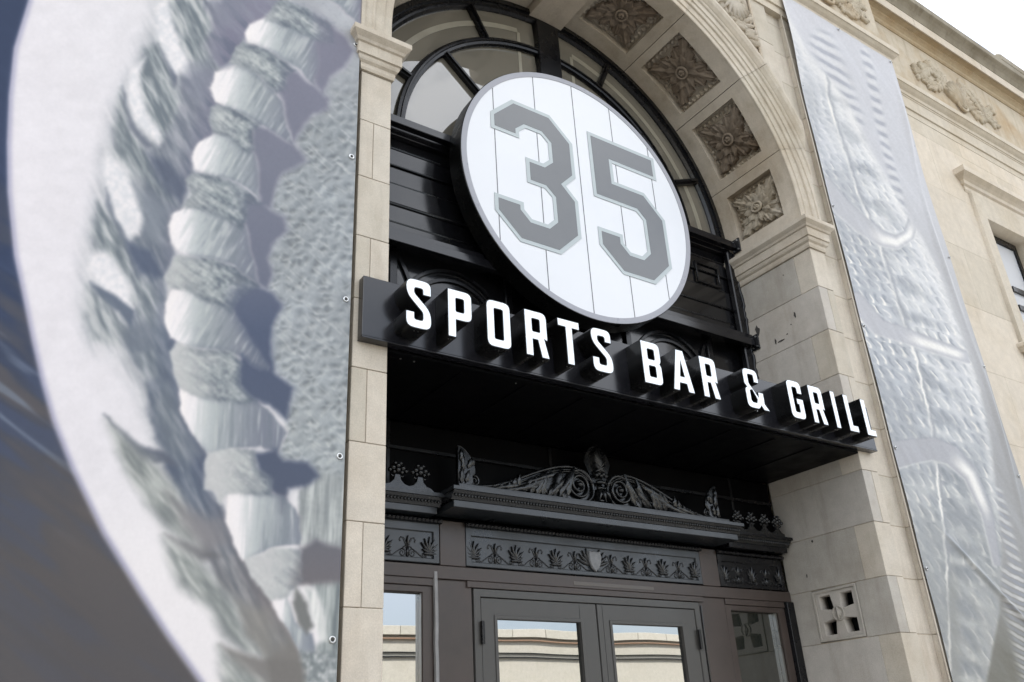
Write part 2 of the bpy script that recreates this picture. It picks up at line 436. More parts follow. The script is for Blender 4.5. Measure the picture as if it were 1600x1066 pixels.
# archivolt: profile (radius, front plane) turned round the arch
AP = [(2.092, 0.02), (2.092, 0.006), (2.098, 0.0), (2.150, 0.0), (2.154, -0.010), (2.160, -0.012), (2.225, -0.012), (2.230, -0.026), (2.238, -0.030), (2.246, -0.026), (2.250, -0.022), (2.300, -0.022), (2.305, -0.034),
      (2.365, -0.036), (2.372, -0.050), (2.385, -0.056), (2.398, -0.052), (2.405, -0.040), (2.430, -0.040), (2.440, -0.052), (2.470, -0.075), (2.510, -0.088), (2.550, -0.085), (2.585, -0.066), (2.605, -0.040), (2.615, 0.0), (2.615, 0.05)]
def archpt(r, ang, y, clampx=None):
    if ang < 0: x, z = r, ZC + ang * 0.01745 * 2.1
    elif ang > 180: x, z = -r, ZC - (ang - 180) * 0.01745 * 2.1
    else: x, z = r * math.cos(R(ang)), ZC + r * math.sin(R(ang))
    if clampx is not None: x = max(-clampx, min(clampx, x))
    return (x, y, z)
JNT = [-4.6, 17.25, 39.3, 61.9, 84.0, 96.0, 118.1, 140.7, 162.75, 184.6]
for a, b in zip(JNT[:-1], JNT[1:]):
    n = 30 if b - a > 15 else 10
    V = []
    for i in range(n + 1):
        an = a + 0.05 + (b - a - 0.10) * i / n; ca = abs(math.cos(R(min(180, max(0, an)))))
        rc = 2.33 / max(ca, 1e-6); row = []
        yc = float(np.interp(rc, [p[0] for p in AP[2:]], [p[1] for p in AP[2:]]))
        for q, (r, y) in enumerate(AP):
            if r <= rc: row.append(archpt(r, an, y))
            else:
                rr_ = rc; row.append(archpt(rc, an, yc if q < len(AP) - 1 else 0.05))
        V.append(row)
    m_ = MB().grid(np.array(V))
    m_.build('archivolt_stone', MAT['stone_arch'], bld)
# soffit stones with a sunk coffer each
CO = [(0.25, 14.45), (20.0, 36.7), (42.0, 59.4), (65.0, 82.0)]
CO = CO + [(180 - b, 180 - a) for a, b in CO[::-1]]
DEP = 0.095
def soffit_stone(a, b, c0, c1, mat):
    A = sorted(set([a + 0.09, c0, c1, b - 0.09] + list(np.linspace(a + 0.09, b - 0.09, 9)) + list(np.linspace(c0, c1, 7))))
    Y = [0.021, 0.185, 0.745, 0.938]
    mb = MB()
    for i in range(len(A) - 1):
        for j in range(3):
            a0, a1, y0, y1 = A[i], A[i + 1], Y[j], Y[j + 1]
            inside = (j == 1 and c0 - 1e-6 <= a0 and a1 <= c1 + 1e-6)
            r = RI + (DEP if inside else 0)
            mb.add([archpt(r, a0, y0), archpt(r, a1, y0), archpt(r, a1, y1), archpt(r, a0, y1)], [(0, 1, 2, 3)])
            if inside:
                for yy in (y0, y1): mb.add([archpt(RI, a0, yy), archpt(RI, a1, yy), archpt(r, a1, yy), archpt(r, a0, yy)], [(0, 1, 2, 3)])
    for aa in (c0, c1):
        mb.add([archpt(RI, aa, Y[1]), archpt(RI, aa, Y[2]), archpt(RI + DEP, aa, Y[2]), archpt(RI + DEP, aa, Y[1])], [(0, 1, 2, 3)])
    for aa in (a + 0.09, b - 0.09):
        mb.add([archpt(RI, aa, Y[0]), archpt(RI, aa, Y[3]), archpt(RI + 0.05, aa, Y[3]), archpt(RI + 0.05, aa, Y[0])], [(0, 1, 2, 3)])
    bm_name = 'soffit_stone'
    off = origin_of(bld); me = mb.mesh(bm_name, mat, False, tuple(off))
    bm = bmesh.new(); bm.from_mesh(me); bmesh.ops.remove_doubles(bm, verts=bm.verts, dist=1e-5)
    bmesh.ops.recalc_face_normals(bm, faces=bm.faces); bm.to_mesh(me); bm.free()
    o = bpy.data.objects.new(bm_name, me); link(o, bld)
    return o

def leaf(L, W, H, lobes=3.0, nu=12, nv=7, curl=0.3, rib=0.25, skirt=0.02):
    """a carved leaf from the origin along +X, rising in +Z"""
    V = []
    for i in range(nu + 1):
        u = i / nu
        wd = W * (math.sin(PI * min(1, u ** 0.75 * 0.97 + 0.03))) ** 0.8 * (1 + 0.30 * math.sin(u * lobes * 2 * PI - 0.6))
        row = []
        for j in range(nv):
            v = -1 + 2 * j / (nv - 1)
            z = H * (0.35 + 0.65 * math.sin(PI * (0.12 + 0.75 * u))) * (1 - 0.45 * v * v) + rib * H * math.cos(v * 2.5 * PI) * (1 - u * 0.5) + curl * H * u * u
            if j in (0, nv - 1): z = H * 0.25 + curl * H * u * u * 0.5
            row.append((u * L + 0.10 * L * math.sin(lobes * 2 * PI * u) * abs(v) * 0.3, v * wd, z))
        row = [(row[0][0], row[0][1] * 0.98, -skirt)] + row + [(row[-1][0], row[-1][1] * 0.98, -skirt)]
        V.append(row)
    return np.array(V)

def add_leaf(mb, pos, ang, L, W, H, frame=None, **kw):
    V = leaf(L, W, H, **kw); ca, sa = math.cos(ang), math.sin(ang)
    X = V[..., 0] * ca - V[..., 1] * sa + pos[0]; Y = V[..., 0] * sa + V[..., 1] * ca + pos[1]
    mb.grid(np.stack([X, Y, V[..., 2] + (pos[2] if len(pos) > 2 else 0)], -1))

def rosette_mb(seed):
    rr = random.Random(seed); mb = MB()
    # local: x along the arc, y along depth, z towards the viewer
    for k in range(4): add_leaf(mb, (0.03 * math.cos(PI / 4 + k * PI / 2), 0.03 * math.sin(PI / 4 + k * PI / 2)), PI / 4 + k * PI / 2 + rr.uniform(-.05, .05), 0.325, 0.088, 0.050, lobes=4.0, curl=0.8, rib=0.4, nu=16, nv=9)
    for k in range(8):
        a = k * PI / 4 + PI / 8
        add_leaf(mb, (0.03 * math.cos(a), 0.03 * math.sin(a), 0.006), a + rr.uniform(-.06, .06), 0.225, 0.068, 0.046, lobes=3.0, curl=0.6, rib=0.4, nu=12, nv=9)
    for k in range(8):
        a = k * PI / 4
        add_leaf(mb, (0.02 * math.cos(a), 0.02 * math.sin(a), 0.020), a + rr.uniform(-.08, .08), 0.165, 0.050, 0.044, lobes=2.0, curl=0.8, rib=0.35, nu=10, nv=7)
    # boss: a ring with a knob of seeds
    mb.tube([(0.056 * math.cos(t), 0.056 * math.sin(t), 0.078) for t in np.linspace(0, 2 * PI, 19)], 0.014, n=6, cap=False)
    mb.ball((0, 0, 0.066), 0.044, sc=(1, 1, 0.6))
    for k in range(5): mb.ball((0.018 * math.cos(k * 1.2566), 0.018 * math.sin(k * 1.2566), 0.090), 0.012, 6, 4)
    return mb

def border_mb():
    """egg-and-leaf border round the coffer floor"""
    mb = MB(); hx, hy = 0.283, 0.262; n = 9
    for sx in (-1, 1):
        for k in range(n):
            yy = -hy + (k + 0.5) * 2 * hy / n
            add_leaf(mb, (sx * (hx + 0.012), yy), 0 if sx < 0 else PI, 0.050, 0.024, 0.026, lobes=1, nu=5, nv=5, curl=0.2)
            add_leaf(mb, (yy * hx / hy, sx * (hy + 0.008)), PI / 2 if sx < 0 else -PI / 2, 0.050, 0.025, 0.026, lobes=1, nu=5, nv=5, curl=0.2)
    # inner fillet
    q = [(-0.232, -0.210), (0.232, -0.210), (0.232, 0.210), (-0.232, 0.210)]
    for i in range(4):
        a, b = q[i], q[(i + 1) % 4]; mb.tube([(a[0], a[1], 0.004), (b[0], b[1], 0.004)], 0.007, n=4)
    return mb

ros_me = {}
def to_arch(mb, arcw):
    sc = arcw / 0.62
    V = np.concatenate(mb.v); x, y, z = V[:, 0] * sc, V[:, 1], V[:, 2]
    rad = (RI + DEP) - z; th = x / RI
    return np.stack([rad * np.cos(th), y, rad * np.sin(th)], 1)
for i, (c0, c1) in enumerate(CO):
    a, b = (JNT[i], JNT[i + 1]) if i < 4 else (JNT[i + 1], JNT[i + 2])
    ss = soffit_stone(a, b, c0, c1, MAT['stone_arch'])
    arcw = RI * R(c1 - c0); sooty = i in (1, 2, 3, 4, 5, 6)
    mid = R((c0 + c1) / 2)
    for nm, key in (('rosette', 'r'), ('coffer_border', 'b')):
        kk = (key, round(arcw, 2), sooty, i % 2 if key == 'r' else 0)
        if kk not in ros_me:
            mb = rosette_mb(i % 2) if key == 'r' else border_mb()
            mb.v = [to_arch(mb, arcw)]
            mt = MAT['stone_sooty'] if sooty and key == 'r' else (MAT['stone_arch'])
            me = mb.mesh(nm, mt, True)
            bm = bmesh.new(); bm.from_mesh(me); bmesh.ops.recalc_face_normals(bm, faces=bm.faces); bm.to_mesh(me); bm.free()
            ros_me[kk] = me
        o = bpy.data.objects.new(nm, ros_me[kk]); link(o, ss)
        o.location = Vector((0, 0.465, ZC)) - origin_of(bld)
        o.rotation_euler = (0, -mid, 0)
# keystone slab hanging under the crown
V = [[archpt(r, a, y) for (r, y) in ((RI + 0.04, 0.93), (RI - 0.075, 0.93), (RI - 0.075, -0.05), (RI - 0.05, -0.11), (RI + 0.52, -0.14), (RI + 0.52, 0.02))] for a in np.linspace(84.6, 95.4, 5)]
mb = MB().grid(np.array(V)); k = 6
mb.f.append(tuple(range(k))); mb.m.append(0); mb.f.append(tuple(4 * k + j for j in reversed(range(k)))); mb.m.append(0)
mb.build('keystone', MAT['stone_arch'], bld)
# spandrel field, raised border strips above the imposts, ornament
for s in (-1, 1):
    lp = arc(0, ZC, 2.60, 90, 30, 16); lp = [(x, z) for x, z in lp if x <= 2.05]
    zt = ZC + math.sqrt(2.60 ** 2 - 2.06 ** 2)
    lp = lp + [(2.06, zt), (2.06, 8.82), (0.0, 8.82)]
    if s < 0: lp = [(-x, z) for x, z in lp[::-1]]
    plate('spandrel_field', [lp], 0.030, 0.10, MAT['stone_arch'], bld)
    # border strips: front strip beside the spandrel, from impost to entablature, broken into stones
    zz = [5.884, 6.46, 7.40, 8.14, 8.82]
    for k in range(4):
        outer = 2.30
        if s > 0: block('stone', 2.068, outer, 0.0, 0.2, max(zz[k] + .002, 5.882), zz[k + 1] - .002, MAT['stone'], bld, bevel=0.004) if k >= 2 else block('stone', 2.14, 2.328, 0.01, 0.2, zz[k] + .002, zz[k + 1] - .002, MAT['stone'], bld, bevel=0.004)
        else: block('stone', -outer if k >= 2 else -2.328, -2.068 if k >= 2 else -2.14, 0.0 if k >= 2 else 0.01, 0.2, zz[k] + .002, zz[k + 1] - .002, MAT['stone'], bld, bevel=0.004)
    mb = MB()
    mb.tube([(s * 2.062, 0.012, 7.64), (s * 2.062, 0.012, 8.80)], 0.014, n=6)
    pts = [archpt(2.668, a, 0.022) for a in np.linspace(40, 88, 24)]
    pts = [(s * x, y, z) for x, y, z in pts if x < 2.04]
    mb.tube(pts, 0.012, n=6); mb.build('panel_fillet', MAT['stone_arch'], bld)
    # carving: leaves massed in the corner, thinning down to the tip
    mb = MB(); rr = random.Random(5)
    for i in range(120):
        t = rr.random()
        z = 7.80 + 0.98 * t ** 0.8
        lim = math.sqrt(max(0, 2.72 ** 2 - (z - ZC) ** 2)) if z - ZC < 2.72 else 0.0
        lo, hi = lim + 0.07, 1.99
        if hi - lo < 0.03: continue
        x = lo + (hi - lo) * rr.random() ** 0.8
        a = math.atan2(z - 8.5, x - 1.72) + 1.2 + rr.uniform(-.4, .4)
        Ls = min(0.16, 0.07 + 0.35 * (hi - lo) * rr.random())
        V = leaf(Ls, Ls * 0.26, 0.030, lobes=3, nu=8, nv=7, curl=0.4)
        X = V[..., 0] * math.cos(a) - V[..., 1] * math.sin(a) + x; Zz = V[..., 0] * math.sin(a) + V[..., 1] * math.cos(a) + z
        mb.grid(np.stack([s * X, 0.030 - V[..., 2], Zz], -1))
    # shell fan and a swirl
    for k in range(9):
        a = R(200 + k * 17)
        V = leaf(0.26, 0.034, 0.045, lobes=1, nu=8, nv=7, curl=0.3, rib=0.3)
        X = V[..., 0] * math.cos(a) - V[..., 1] * math.sin(a) + 1.74; Zz = V[..., 0] * math.sin(a) + V[..., 1] * math.cos(a) + 8.50
        mb.grid(np.stack([s * X, 0.012 - V[..., 2], Zz], -1))
    o = mb.build('spandrel_carving', MAT['stone_arch'], bld, smooth=True); o['kind'] = 'stuff'

# entablature: architrave, frieze, cornice, stepping forward over the pilasters
EP = [(-40, YW), (-4.62, YW), (-4.62, -0.012), (4.62, -0.012), (4.62, YW), (13, YW)]
arch_prof = [(-0.10, 8.70), (0.004, 8.70), (0.004, 8.80), (0.022, 8.806), (0.022, 8.985), (0.030, 8.992), (0.030, 9.01), (0.042, 9.016), (0.046, 9.06), (0.075, 9.085), (0.100, 9.115), (0.112, 9.120), (0.112, 9.195), (0.0, 9.205), (-0.10, 9.205)]
sweep('architrave', EP, arch_prof, MAT['stone_warm'], bld)
fr_prof = [(-0.10, 9.206), (0.0, 9.206), (0.0, 10.28), (-0.10, 10.28)]
sweep('frieze', EP, fr_prof, MAT['stone_frieze'], bld)
co_a = [(-0.2, 10.281), (0.012, 10.281), (0.030, 10.30), (0.034, 10.335), (0.060, 10.36), (0.085, 10.372), (0.088, 10.40), (0.160, 10.412), (-0.2, 10.412)]
sweep('cornice_bed', EP, co_a, MAT['stone_soffit'], bld)
co_b = [(-0.2, 10.413), (0.150, 10.413), (0.158, 10.400), (0.176, 10.396), (0.180, 10.42), (0.180, 10.545), (-0.2, 10.545)]
sweep('cornice_face', EP, co_b, MAT['stone_warm'], bld)
co_c = [(-0.2, 10.546), (0.186, 10.546), (0.198, 10.575), (0.220, 10.61), (0.255, 10.645), (0.285, 10.665), (0.300, 10.68), (0.300, 10.775), (0.0, 10.83), (-0.9, 10.83), (-0.9, 10.546)]
sweep('cornice_crown', EP, co_c, MAT['stone_crown'], bld)
mb = MB()
for x in (5.9, 7.6, 9.3, 3.2): mb.box(x, x + 0.012, YW - .182, YW - .179, 10.42, 10.54) if x > 4.6 else mb.box(x, x + .012, -.012 - .182, -.012 - .179, 10.42, 10.54)
mb.build('cornice_joint', MAT['mortar'], bld)
MB().box(8.15, 9.25, -0.04, 0.6, 10.78, 10.985).build('cornice_block', MAT['stone_crown'], bld, bevel=0.05)
def garland(x0, x1, yf, z0, z1, seed):
    mb = MB(); rr = random.Random(seed); cx = (x0 + x1) / 2; cz = (z0 + z1) / 2; hw = (x1 - x0) / 2; hh = (z1 - z0) / 2
    def lf(x, z, a, L, H, W=0.28, base=0.0):
        V = leaf(L, L * W, H, lobes=3, nu=8, nv=7, curl=0.4)
        X = V[..., 0] * math.cos(a) - V[..., 1] * math.sin(a) + x; Zz = V[..., 0] * math.sin(a) + V[..., 1] * math.cos(a) + z
        mb.grid(np.stack([X, yf - base - V[..., 2], Zz], -1))
    for k in range(11): lf(cx + .05, cz - 0.22, R(15 + 15 * k), 0.40, 0.055, 0.12)
    mb.tube([(cx + .05 + .11 * math.cos(t), yf - .03, cz - .24 + .07 * math.sin(t)) for t in np.linspace(0, 2 * PI, 17)], .022, n=6, cap=False)
    for s in (-1, 1):
        for ph in (0.0, 2.2):
            f = lambda t: (cx + s * (0.16 + t * (hw - 0.25)), cz + hh * (0.62 - .25 * t) * math.sin(t * 4.6 + ph + 0.4 * s))
            mb.tube([(f(t)[0], yf - 0.018, f(t)[1]) for t in np.linspace(0, 1, 20)], list(np.linspace(.022, .010, 20)), n=6)
            for i in range(22):
                t = (i + .5) / 22; x, z = f(t); x2, z2 = f(min(1, t + .02)); a = math.atan2(z2 - z, x2 - x)
                for q in (-1, 1): lf(x, z, a + q * rr.uniform(.5, 1.1), rr.uniform(.09, .19) * (1.15 - .45 * t), 0.034)
        for (dx, dz, r0) in ((.42, .16, .11), (.74, -.14, .10)):
            sp = [(cx + s * (dx + (r0 * (1 - .085 * k)) * math.cos(k * 0.6)), yf - 0.022, cz + dz + (r0 * (1 - .085 * k)) * math.sin(k * 0.6)) for k in range(11)]
            mb.tube(sp, 0.018, n=6)
    o = mb.build('frieze_carving', MAT['stone_frieze'], bld, smooth=True); o['kind'] = 'stuff'
    return o
garland(5.75, 7.95, YW, 9.36, 10.15, 3)
garland(9.0, 11.2, YW, 9.36, 10.15, 4)
garland(2.6, 4.45, -0.012, 9.36, 10.15, 5)

# the upper window of the wing: hood, surround, sash
win = MB()
sweep('window_hood', [(WX0 - 0.27, YW + 0.05), (WX0 - 0.27, YW - 0.002), (WX1 + 0.27, YW - 0.002), (WX1 + 0.27, YW + 0.05)],
      [(-0.04, 7.80), (0.0, 7.80), (0.02, 7.83), (0.02, 7.88), (0.045, 7.90), (0.05, 7.95), (0.08, 7.98), (0.12, 8.01), (0.135, 8.02), (0.135, 8.10), (0.0, 8.15), (-0.04, 8.15)], MAT['stone_warm'], bld)
fw = [[(WX0 - 0.20, WZ0 - .05), (WX1 + 0.20, WZ0 - .05), (WX1 + 0.20, 7.80), (WX0 - 0.20, 7.80)], [(WX0, WZ0), (WX0, WZ1), (WX1, WZ1), (WX1, WZ0)]]
plate('window_surround', fw, YW - 0.045, YW + 0.30, MAT['stone_warm'], bld, bevel=0.004)
sweep('window_ledge', [(WX0 - 0.24, YW + 0.03), (WX0 - 0.24, YW - 0.05), (WX1 + 0.24, YW - 0.05), (WX1 + 0.24, YW + 0.03)],
      [(-0.02, 5.52), (0.01, 5.52), (0.03, 5.56), (0.05, 5.58), (0.05, 5.62), (0.0, 5.65), (-0.02, 5.65)], MAT['stone_warm'], bld)
fan = None
sash = plate('window', [[(WX0, WZ0), (WX1, WZ0), (WX1, WZ1), (WX0, WZ1)], [(WX0 + .06, WZ0 + .06), (WX0 + .06, WZ1 - .09), (WX1 - .06, WZ1 - .09), (WX1 - .06, WZ0 + .06)]], YW + 0.14, YW + 0.20, MAT['black'], bld)
block('pane', WX0 + .062, WX1 - .062, YW + .165, YW + .175, WZ0 + .062, WZ1 - .092, MAT['glass_sky_white'], sash, bevel=0)
for z in (6.35, 6.62): block('glazing_bar', WX0 + .50, WX1 - .062, YW + .135, YW + .164, z, z + 0.07, MAT['black'], sash, bevel=0)

# cross-shaped vent let into the right-hand reveal (plane x = 2.092), and scars of old fixings
vy0, vy1, vz0, vz1 = 0.288, 0.711, 2.272, 2.668
cy, cz = (vy0 + vy1) / 2, (vz0 + vz1) / 2
def reveal_plate(name, loops, x0, x1, mat, parent, bevel=0.0):
    me = poly_mesh(name, loops, x1 - x0 - 2 * bevel, bevel)
    co = np.zeros(len(me.vertices) * 3); me.vertices.foreach_get('co', co); co = co.reshape(-1, 3)
    new = np.stack([(x0 + x1) / 2 - co[:, 2], co[:, 0], co[:, 1]], 1) - np.array(origin_of(parent))
    me.vertices.foreach_set('co', new.ravel()); me.materials.clear(); me.materials.append(mat); me.update()
    bm = bmesh.new(); bm.from_mesh(me); bmesh.ops.recalc_face_normals(bm, faces=bm.faces); bm.to_mesh(me); bm.free()
    o = bpy.data.objects.new(name, me); link(o, parent); return o
holes = []
for sy in (-1, 1):
    for sz in (-1, 1):
        q = [(cy + sy * 0.155, cz + sz * 0.150), (cy + sy * 0.155, cz + sz * 0.052), (cy + sy * 0.052, cz + sz * 0.036), (cy + sy * 0.036, cz + sz * 0.052), (cy + sy * 0.052, cz + sz * 0.150)]
        holes.append(q)
# clear the stones behind: the vent block stands 12 mm proud, its holes show a dark chamber

outer = [(vy0, vz0), (vy1, vz0), (vy1, vz1), (vy0, vz1)]
vent = reveal_plate('cross_vent', [outer] + holes, 2.100, 2.20, MAT['stone_jamb'], bld, bevel=0.004)
inn = [(vy0 + .022, vz0 + .022), (vy1 - .022, vz0 + .022), (vy1 - .022, vz1 - .022), (vy0 + .022, vz1 - .022)]
reveal_plate('vent_rim', [outer, inn], 2.086, 2.0995, MAT['stone_jamb'], vent, bevel=0.004)
mb = MB(); mb.tube([(2.098, cy + 0.052 * math.cos(t), cz + 0.052 * math.sin(t)) for t in np.linspace(0, 2 * PI, 21)], 0.008, n=6, cap=False)
mb.box(2.085, 2.0995, cy - 0.008, cy + 0.008, cz - 0.05, cz + 0.05); mb.ball((2.099, cy, cz), 0.03, sc=(0.5, 1, 1))
mb.build('vent_boss', MAT['stone_jamb'], vent, smooth=True)
mb = MB().box(2.285, 2.292, vy0 - .003, vy1 + .003, vz0 - .003, vz1 + .003); mb.build('vent_chamber', MAT['dark'], vent)
def scar(y, z, w_, h_, seed, x=2.0905):
    rr = random.Random(seed); n = 11
    lp = [(y + w_ * math.cos(2 * PI * i / n) * rr.uniform(.55, 1.1), z + h_ * math.sin(2 * PI * i / n) * rr.uniform(.55, 1.1)) for i in range(n)]
    reveal_plate('fixing_scar', [lp], x - 0.002, x + 0.001, MAT['pit'], bld)
scar(0.735, 5.075, 0.030, 0.055, 1); scar(0.30, 5.04, 0.012, 0.035, 2); scar(0.56, 4.885, 0.010, 0.030, 3); scar(0.50, 4.865, 0.055, 0.008, 4); scar(0.42, 4.90, 0.012, 0.006, 9)
scar(0.33, 5.47, 0.006, 0.006, 5); scar(0.36, 4.97, 0.006, 0.008, 6); scar(0.60, 3.06, 0.012, 0.012, 7); scar(0.72, 2.80, 0.006, 0.018, 8)
# ================================================================== the fan window in the arch
YF = 0.936
fw_ = thing('fan_window', 'half-round fan window with black metal bars under the coffered arch', 'window', (0, YF, 6.12))
fr = MB()
V = [[archpt(r, a, y) for r, y in ((2.086, 0.90), (2.03, 0.895), (2.025, 0.915), (1.995, 0.915), (1.985, 0.905), (1.965, 0.91), (1.945, 0.935), (1.945, 1.0), (2.086, 1.0))] for a in np.linspace(2, 178, 61)]
MB().grid(np.array(V), closed_v=True).build('arched_frame', MAT['black'], fw_)
block('centre_post', -0.13, 0.13, 0.885, 1.0, 6.10, ZC + 1.97, MAT['black'], fw_, bevel=0.006)
RM = 1.575
for a0, a1 in ((2, 85.2), (94.8, 178)):
    V = [[(r * math.cos(R(a)), y, ZC + r * math.sin(R(a))) for r, y in ((RM + .045, .93), (RM + .035, .905), (RM + .012, .90), (RM + .008, .885), (RM - .008, .885), (RM - .012, .90), (RM - .035, .905), (RM - .045, .93), (RM - .03, .98), (RM + .03, .98))] for a in np.linspace(a0, a1, 30)]
    MB().grid(np.array(V), closed_v=True).build('arc_bar', MAT['black'], fw_)
def spoke(a, r0, r1):
    c, s = math.cos(R(a)), math.sin(R(a)); mb = MB()
    for hw, y0, y1 in ((0.030, 0.905, 0.97), (0.010, 0.885, 0.904)):
        V = []
        for (r, w_) in ((r0, -hw), (r1, -hw), (r1, hw), (r0, hw)): V.append((r * c - w_ * s, ZC + r * s + w_ * c))
        mb.add([(x, y0, z) for x, z in V] + [(x, y1, z) for x, z in V], [(0, 1, 2, 3), (7, 6, 5, 4), (0, 4, 5, 1), (1, 5, 6, 2), (2, 6, 7, 3), (3, 7, 4, 0)])
    mb.build('spoke_bar', MAT['black'], fw_)
for a in (22.9, 67.3, 112.7, 116.5 - 0.3, 157.5):
    if a != 112.7: spoke(a, RM + 0.03, 1.965)
for a in (44.0, 137.6): spoke(a, 0.45, RM - 0.03)
def pane(r0, r1, a0, a1):
    lp = sector(r0, r1, a0, a1, 10)
    lp = [(x, max(z, 6.13)) for x, z in lp]
    dy = random.uniform(-0.003, 0.003)
    plate('pane', [lp], 0.950 + dy, 0.958 + dy, MAT['glass'], fw_)
for a0, a1 in ((3, 22.2), (23.6, 66.5), (68.1, 85.7), (94.3, 115.4), (117, 156.8), (158.2, 177)): pane(RM + .03, 1.95, a0, a1)
for a0, a1 in ((4, 43.3), (44.7, 84.7), (95.3, 136.9), (138.3, 176)): pane(0.45, RM - .03, a0, a1)
V = [[(r * math.cos(R(a)), y, ZC + r * math.sin(R(a))) for r, y in ((.49, .93), (.46, .90), (.42, .93), (.45, .98))] for a in np.linspace(3, 177, 20)]
MB().grid(np.array(V), closed_v=True).build('arc_bar', MAT['black'], fw_)
lp = sector(0.02, 0.44, 3, 177, 12); plate('pane', [[(x, max(z, 6.13)) for x, z in lp]], 0.950, 0.958, MAT['glass'], fw_)
for a0, a1 in ((4, 79.5), (100.5, 176)):
    V = [[(r * math.cos(R(a)), y, ZC + r * math.sin(R(a))) for r, y in ((1.82, .9475), (1.82, .9455), (1.765, .9455), (1.765, .9475))] for a in np.linspace(a0, a1, 30)]
    MB().grid(np.array(V)).build('inner_trim', MAT['trim'], fw_)
for x in (-0.335, 0.30): block('inner_trim', x, x + .035, .9455, .9475, 6.13, ZC + 1.745, MAT['trim'], fw_, bevel=0)
block('inner_lining', -2.05, 2.05, 1.12, 1.14, 6.0, 8.05, MAT['dark'], fw_, bevel=0)

# ================================================================== black cladding between window and canopy
scr = thing('metal_screen', 'glossy black panelled metal screen behind the round sign', 'screen', (0, YF, 4.0))
block('screen_backing', -2.088, 2.088, 0.965, 1.10, 3.66, 6.115, MAT['black'], scr, bevel=0)
# ledges and boards from the window sill down
bands = [(6.115, 6.085, 0.84), (6.084, 5.97, 0.875), (5.969, 5.86, 0.93), (5.848, 5.70, 0.905), (5.692, 5.53, 0.915), (5.518, 5.345, 0.895), (5.335, 5.185, 0.91), (5.175, 5.06, 0.90)]
for i, (z1, z0, y) in enumerate(bands):
    block('screen_board', -2.086, 2.086, y, 0.966 if i else 0.99, z0, z1, MAT['black_gloss'] if i > 1 else MAT['board'], scr, bevel=0.005)
for z in (5.854, 5.697, 5.524, 5.340, 5.180):
    mb = MB(); mb.tube([(-2.085, 0.905, z), (2.085, 0.905, z)], 0.009, n=6); mb.build('bead_moulding', MAT['black'], scr)
block('screen_sill', -2.086, 2.086, 0.80, 0.966, 4.985, 5.058, MAT['board'], scr, bevel=0.005)
block('lower_glazing', -2.086, 2.086, 0.950, 0.964, 3.67, 4.983, MAT['black_gloss'], scr, bevel=0)
for s in (-1, 1):
    for cxx, rr_, n_ in ((1.10, 0.44, 1), (1.10, 0.36, 1)):
        V = [[(s * cxx + r * math.cos(R(a)), y, 4.47 + r * math.sin(R(a))) for r, y in ((rr_ + .018, .949), (rr_ + .012, .93), (rr_ - .012, .93), (rr_ - .018, .949))] for a in np.linspace(0, 180, 25)]
        MB().grid(np.array(V), closed_v=True).build('arched_moulding', MAT['black'], scr)
    V = [[(s * 2.05 + r * math.cos(R(a)), y, 4.55 + r * math.sin(R(a))) for r, y in ((.62, .949), (.615, .925), (.585, .925), (.58, .949))] for a in (np.linspace(95, 180, 14) if s > 0 else np.linspace(0, 85, 14))]
    MB().grid(np.array(V), closed_v=True).build('arched_moulding', MAT['black'], scr)
    x0, x1 = sorted((s * 0.58, s * 0.64)); block('mullion', x0, x1, 0.92, 0.949, 3.67, 4.984, MAT['black'], scr)
    x0, x1 = sorted((s * 1.58, s * 1.64)); block('mullion', x0, x1, 0.92, 0.949, 3.67, 4.984, MAT['black'], scr)
    # side stile against the reveal, with ragged sealant
    x0, x1 = sorted((s * 1.985, s * 2.089)); block('side_stile', x0, x1, 0.83, 0.893, 3.67, 5.98, MAT['black'], scr, bevel=0.01)
    mb = MB(); rr = random.Random(9)
    mb.tube([(s * (2.080 + rr.uniform(-.006, .003)), 0.835 + rr.uniform(-.012, .008), z) for z in np.linspace(3.7, 5.95, 60)], 0.016, n=6)
    mb.build('sealant_bead', MAT['black'], scr, smooth=True)

    # raised panel beside the sign
    if s < 0: continue
    x0, x1 = sorted((s * 1.56, s * 1.88))
    pl = [[(x0, 5.545), (x1, 5.545), (x1, 5.78), (x0, 5.78)], [(x0 + .022, 5.567), (x0 + .022, 5.758), (x1 - .022, 5.758), (x1 - .022, 5.567)]]
    plate('raised_panel', pl, 0.885, 0.9035, MAT['black'], scr, bevel=0.003)

# ================================================================== two steel beams that carry the round sign
for z, lab in ((6.035, 'upper black steel beam across the arch at the foot of the fan window'), (4.965, 'lower black steel beam across the arch just above the white letters')):
    b_ = thing('support_beam', lab, 'beam', (0, 0.80, z - .03), group='steel beams behind the round sign')
    block('tube', -2.03, 2.074, 0.775, 0.838, z - 0.035, z + 0.035, MAT['board'], b_, bevel=0.004)
    for s in (-1, 1):
        x0, x1 = sorted((s * 2.076, s * 2.090)); block('end_plate', x0, x1, 0.735, 0.832, z - 0.075, z + 0.075, MAT['black'], b_, bevel=0.002)
        for dy in (-0.03, 0.03):
            for dz in (-0.05, 0.05):
                mb = MB(); mb.tube([(s * 2.077, 0.785 + dy, z + dz), (s * 2.066, 0.785 + dy, z + dz)], 0.009, n=6); mb.build('bolt', MAT['steel'], b_)

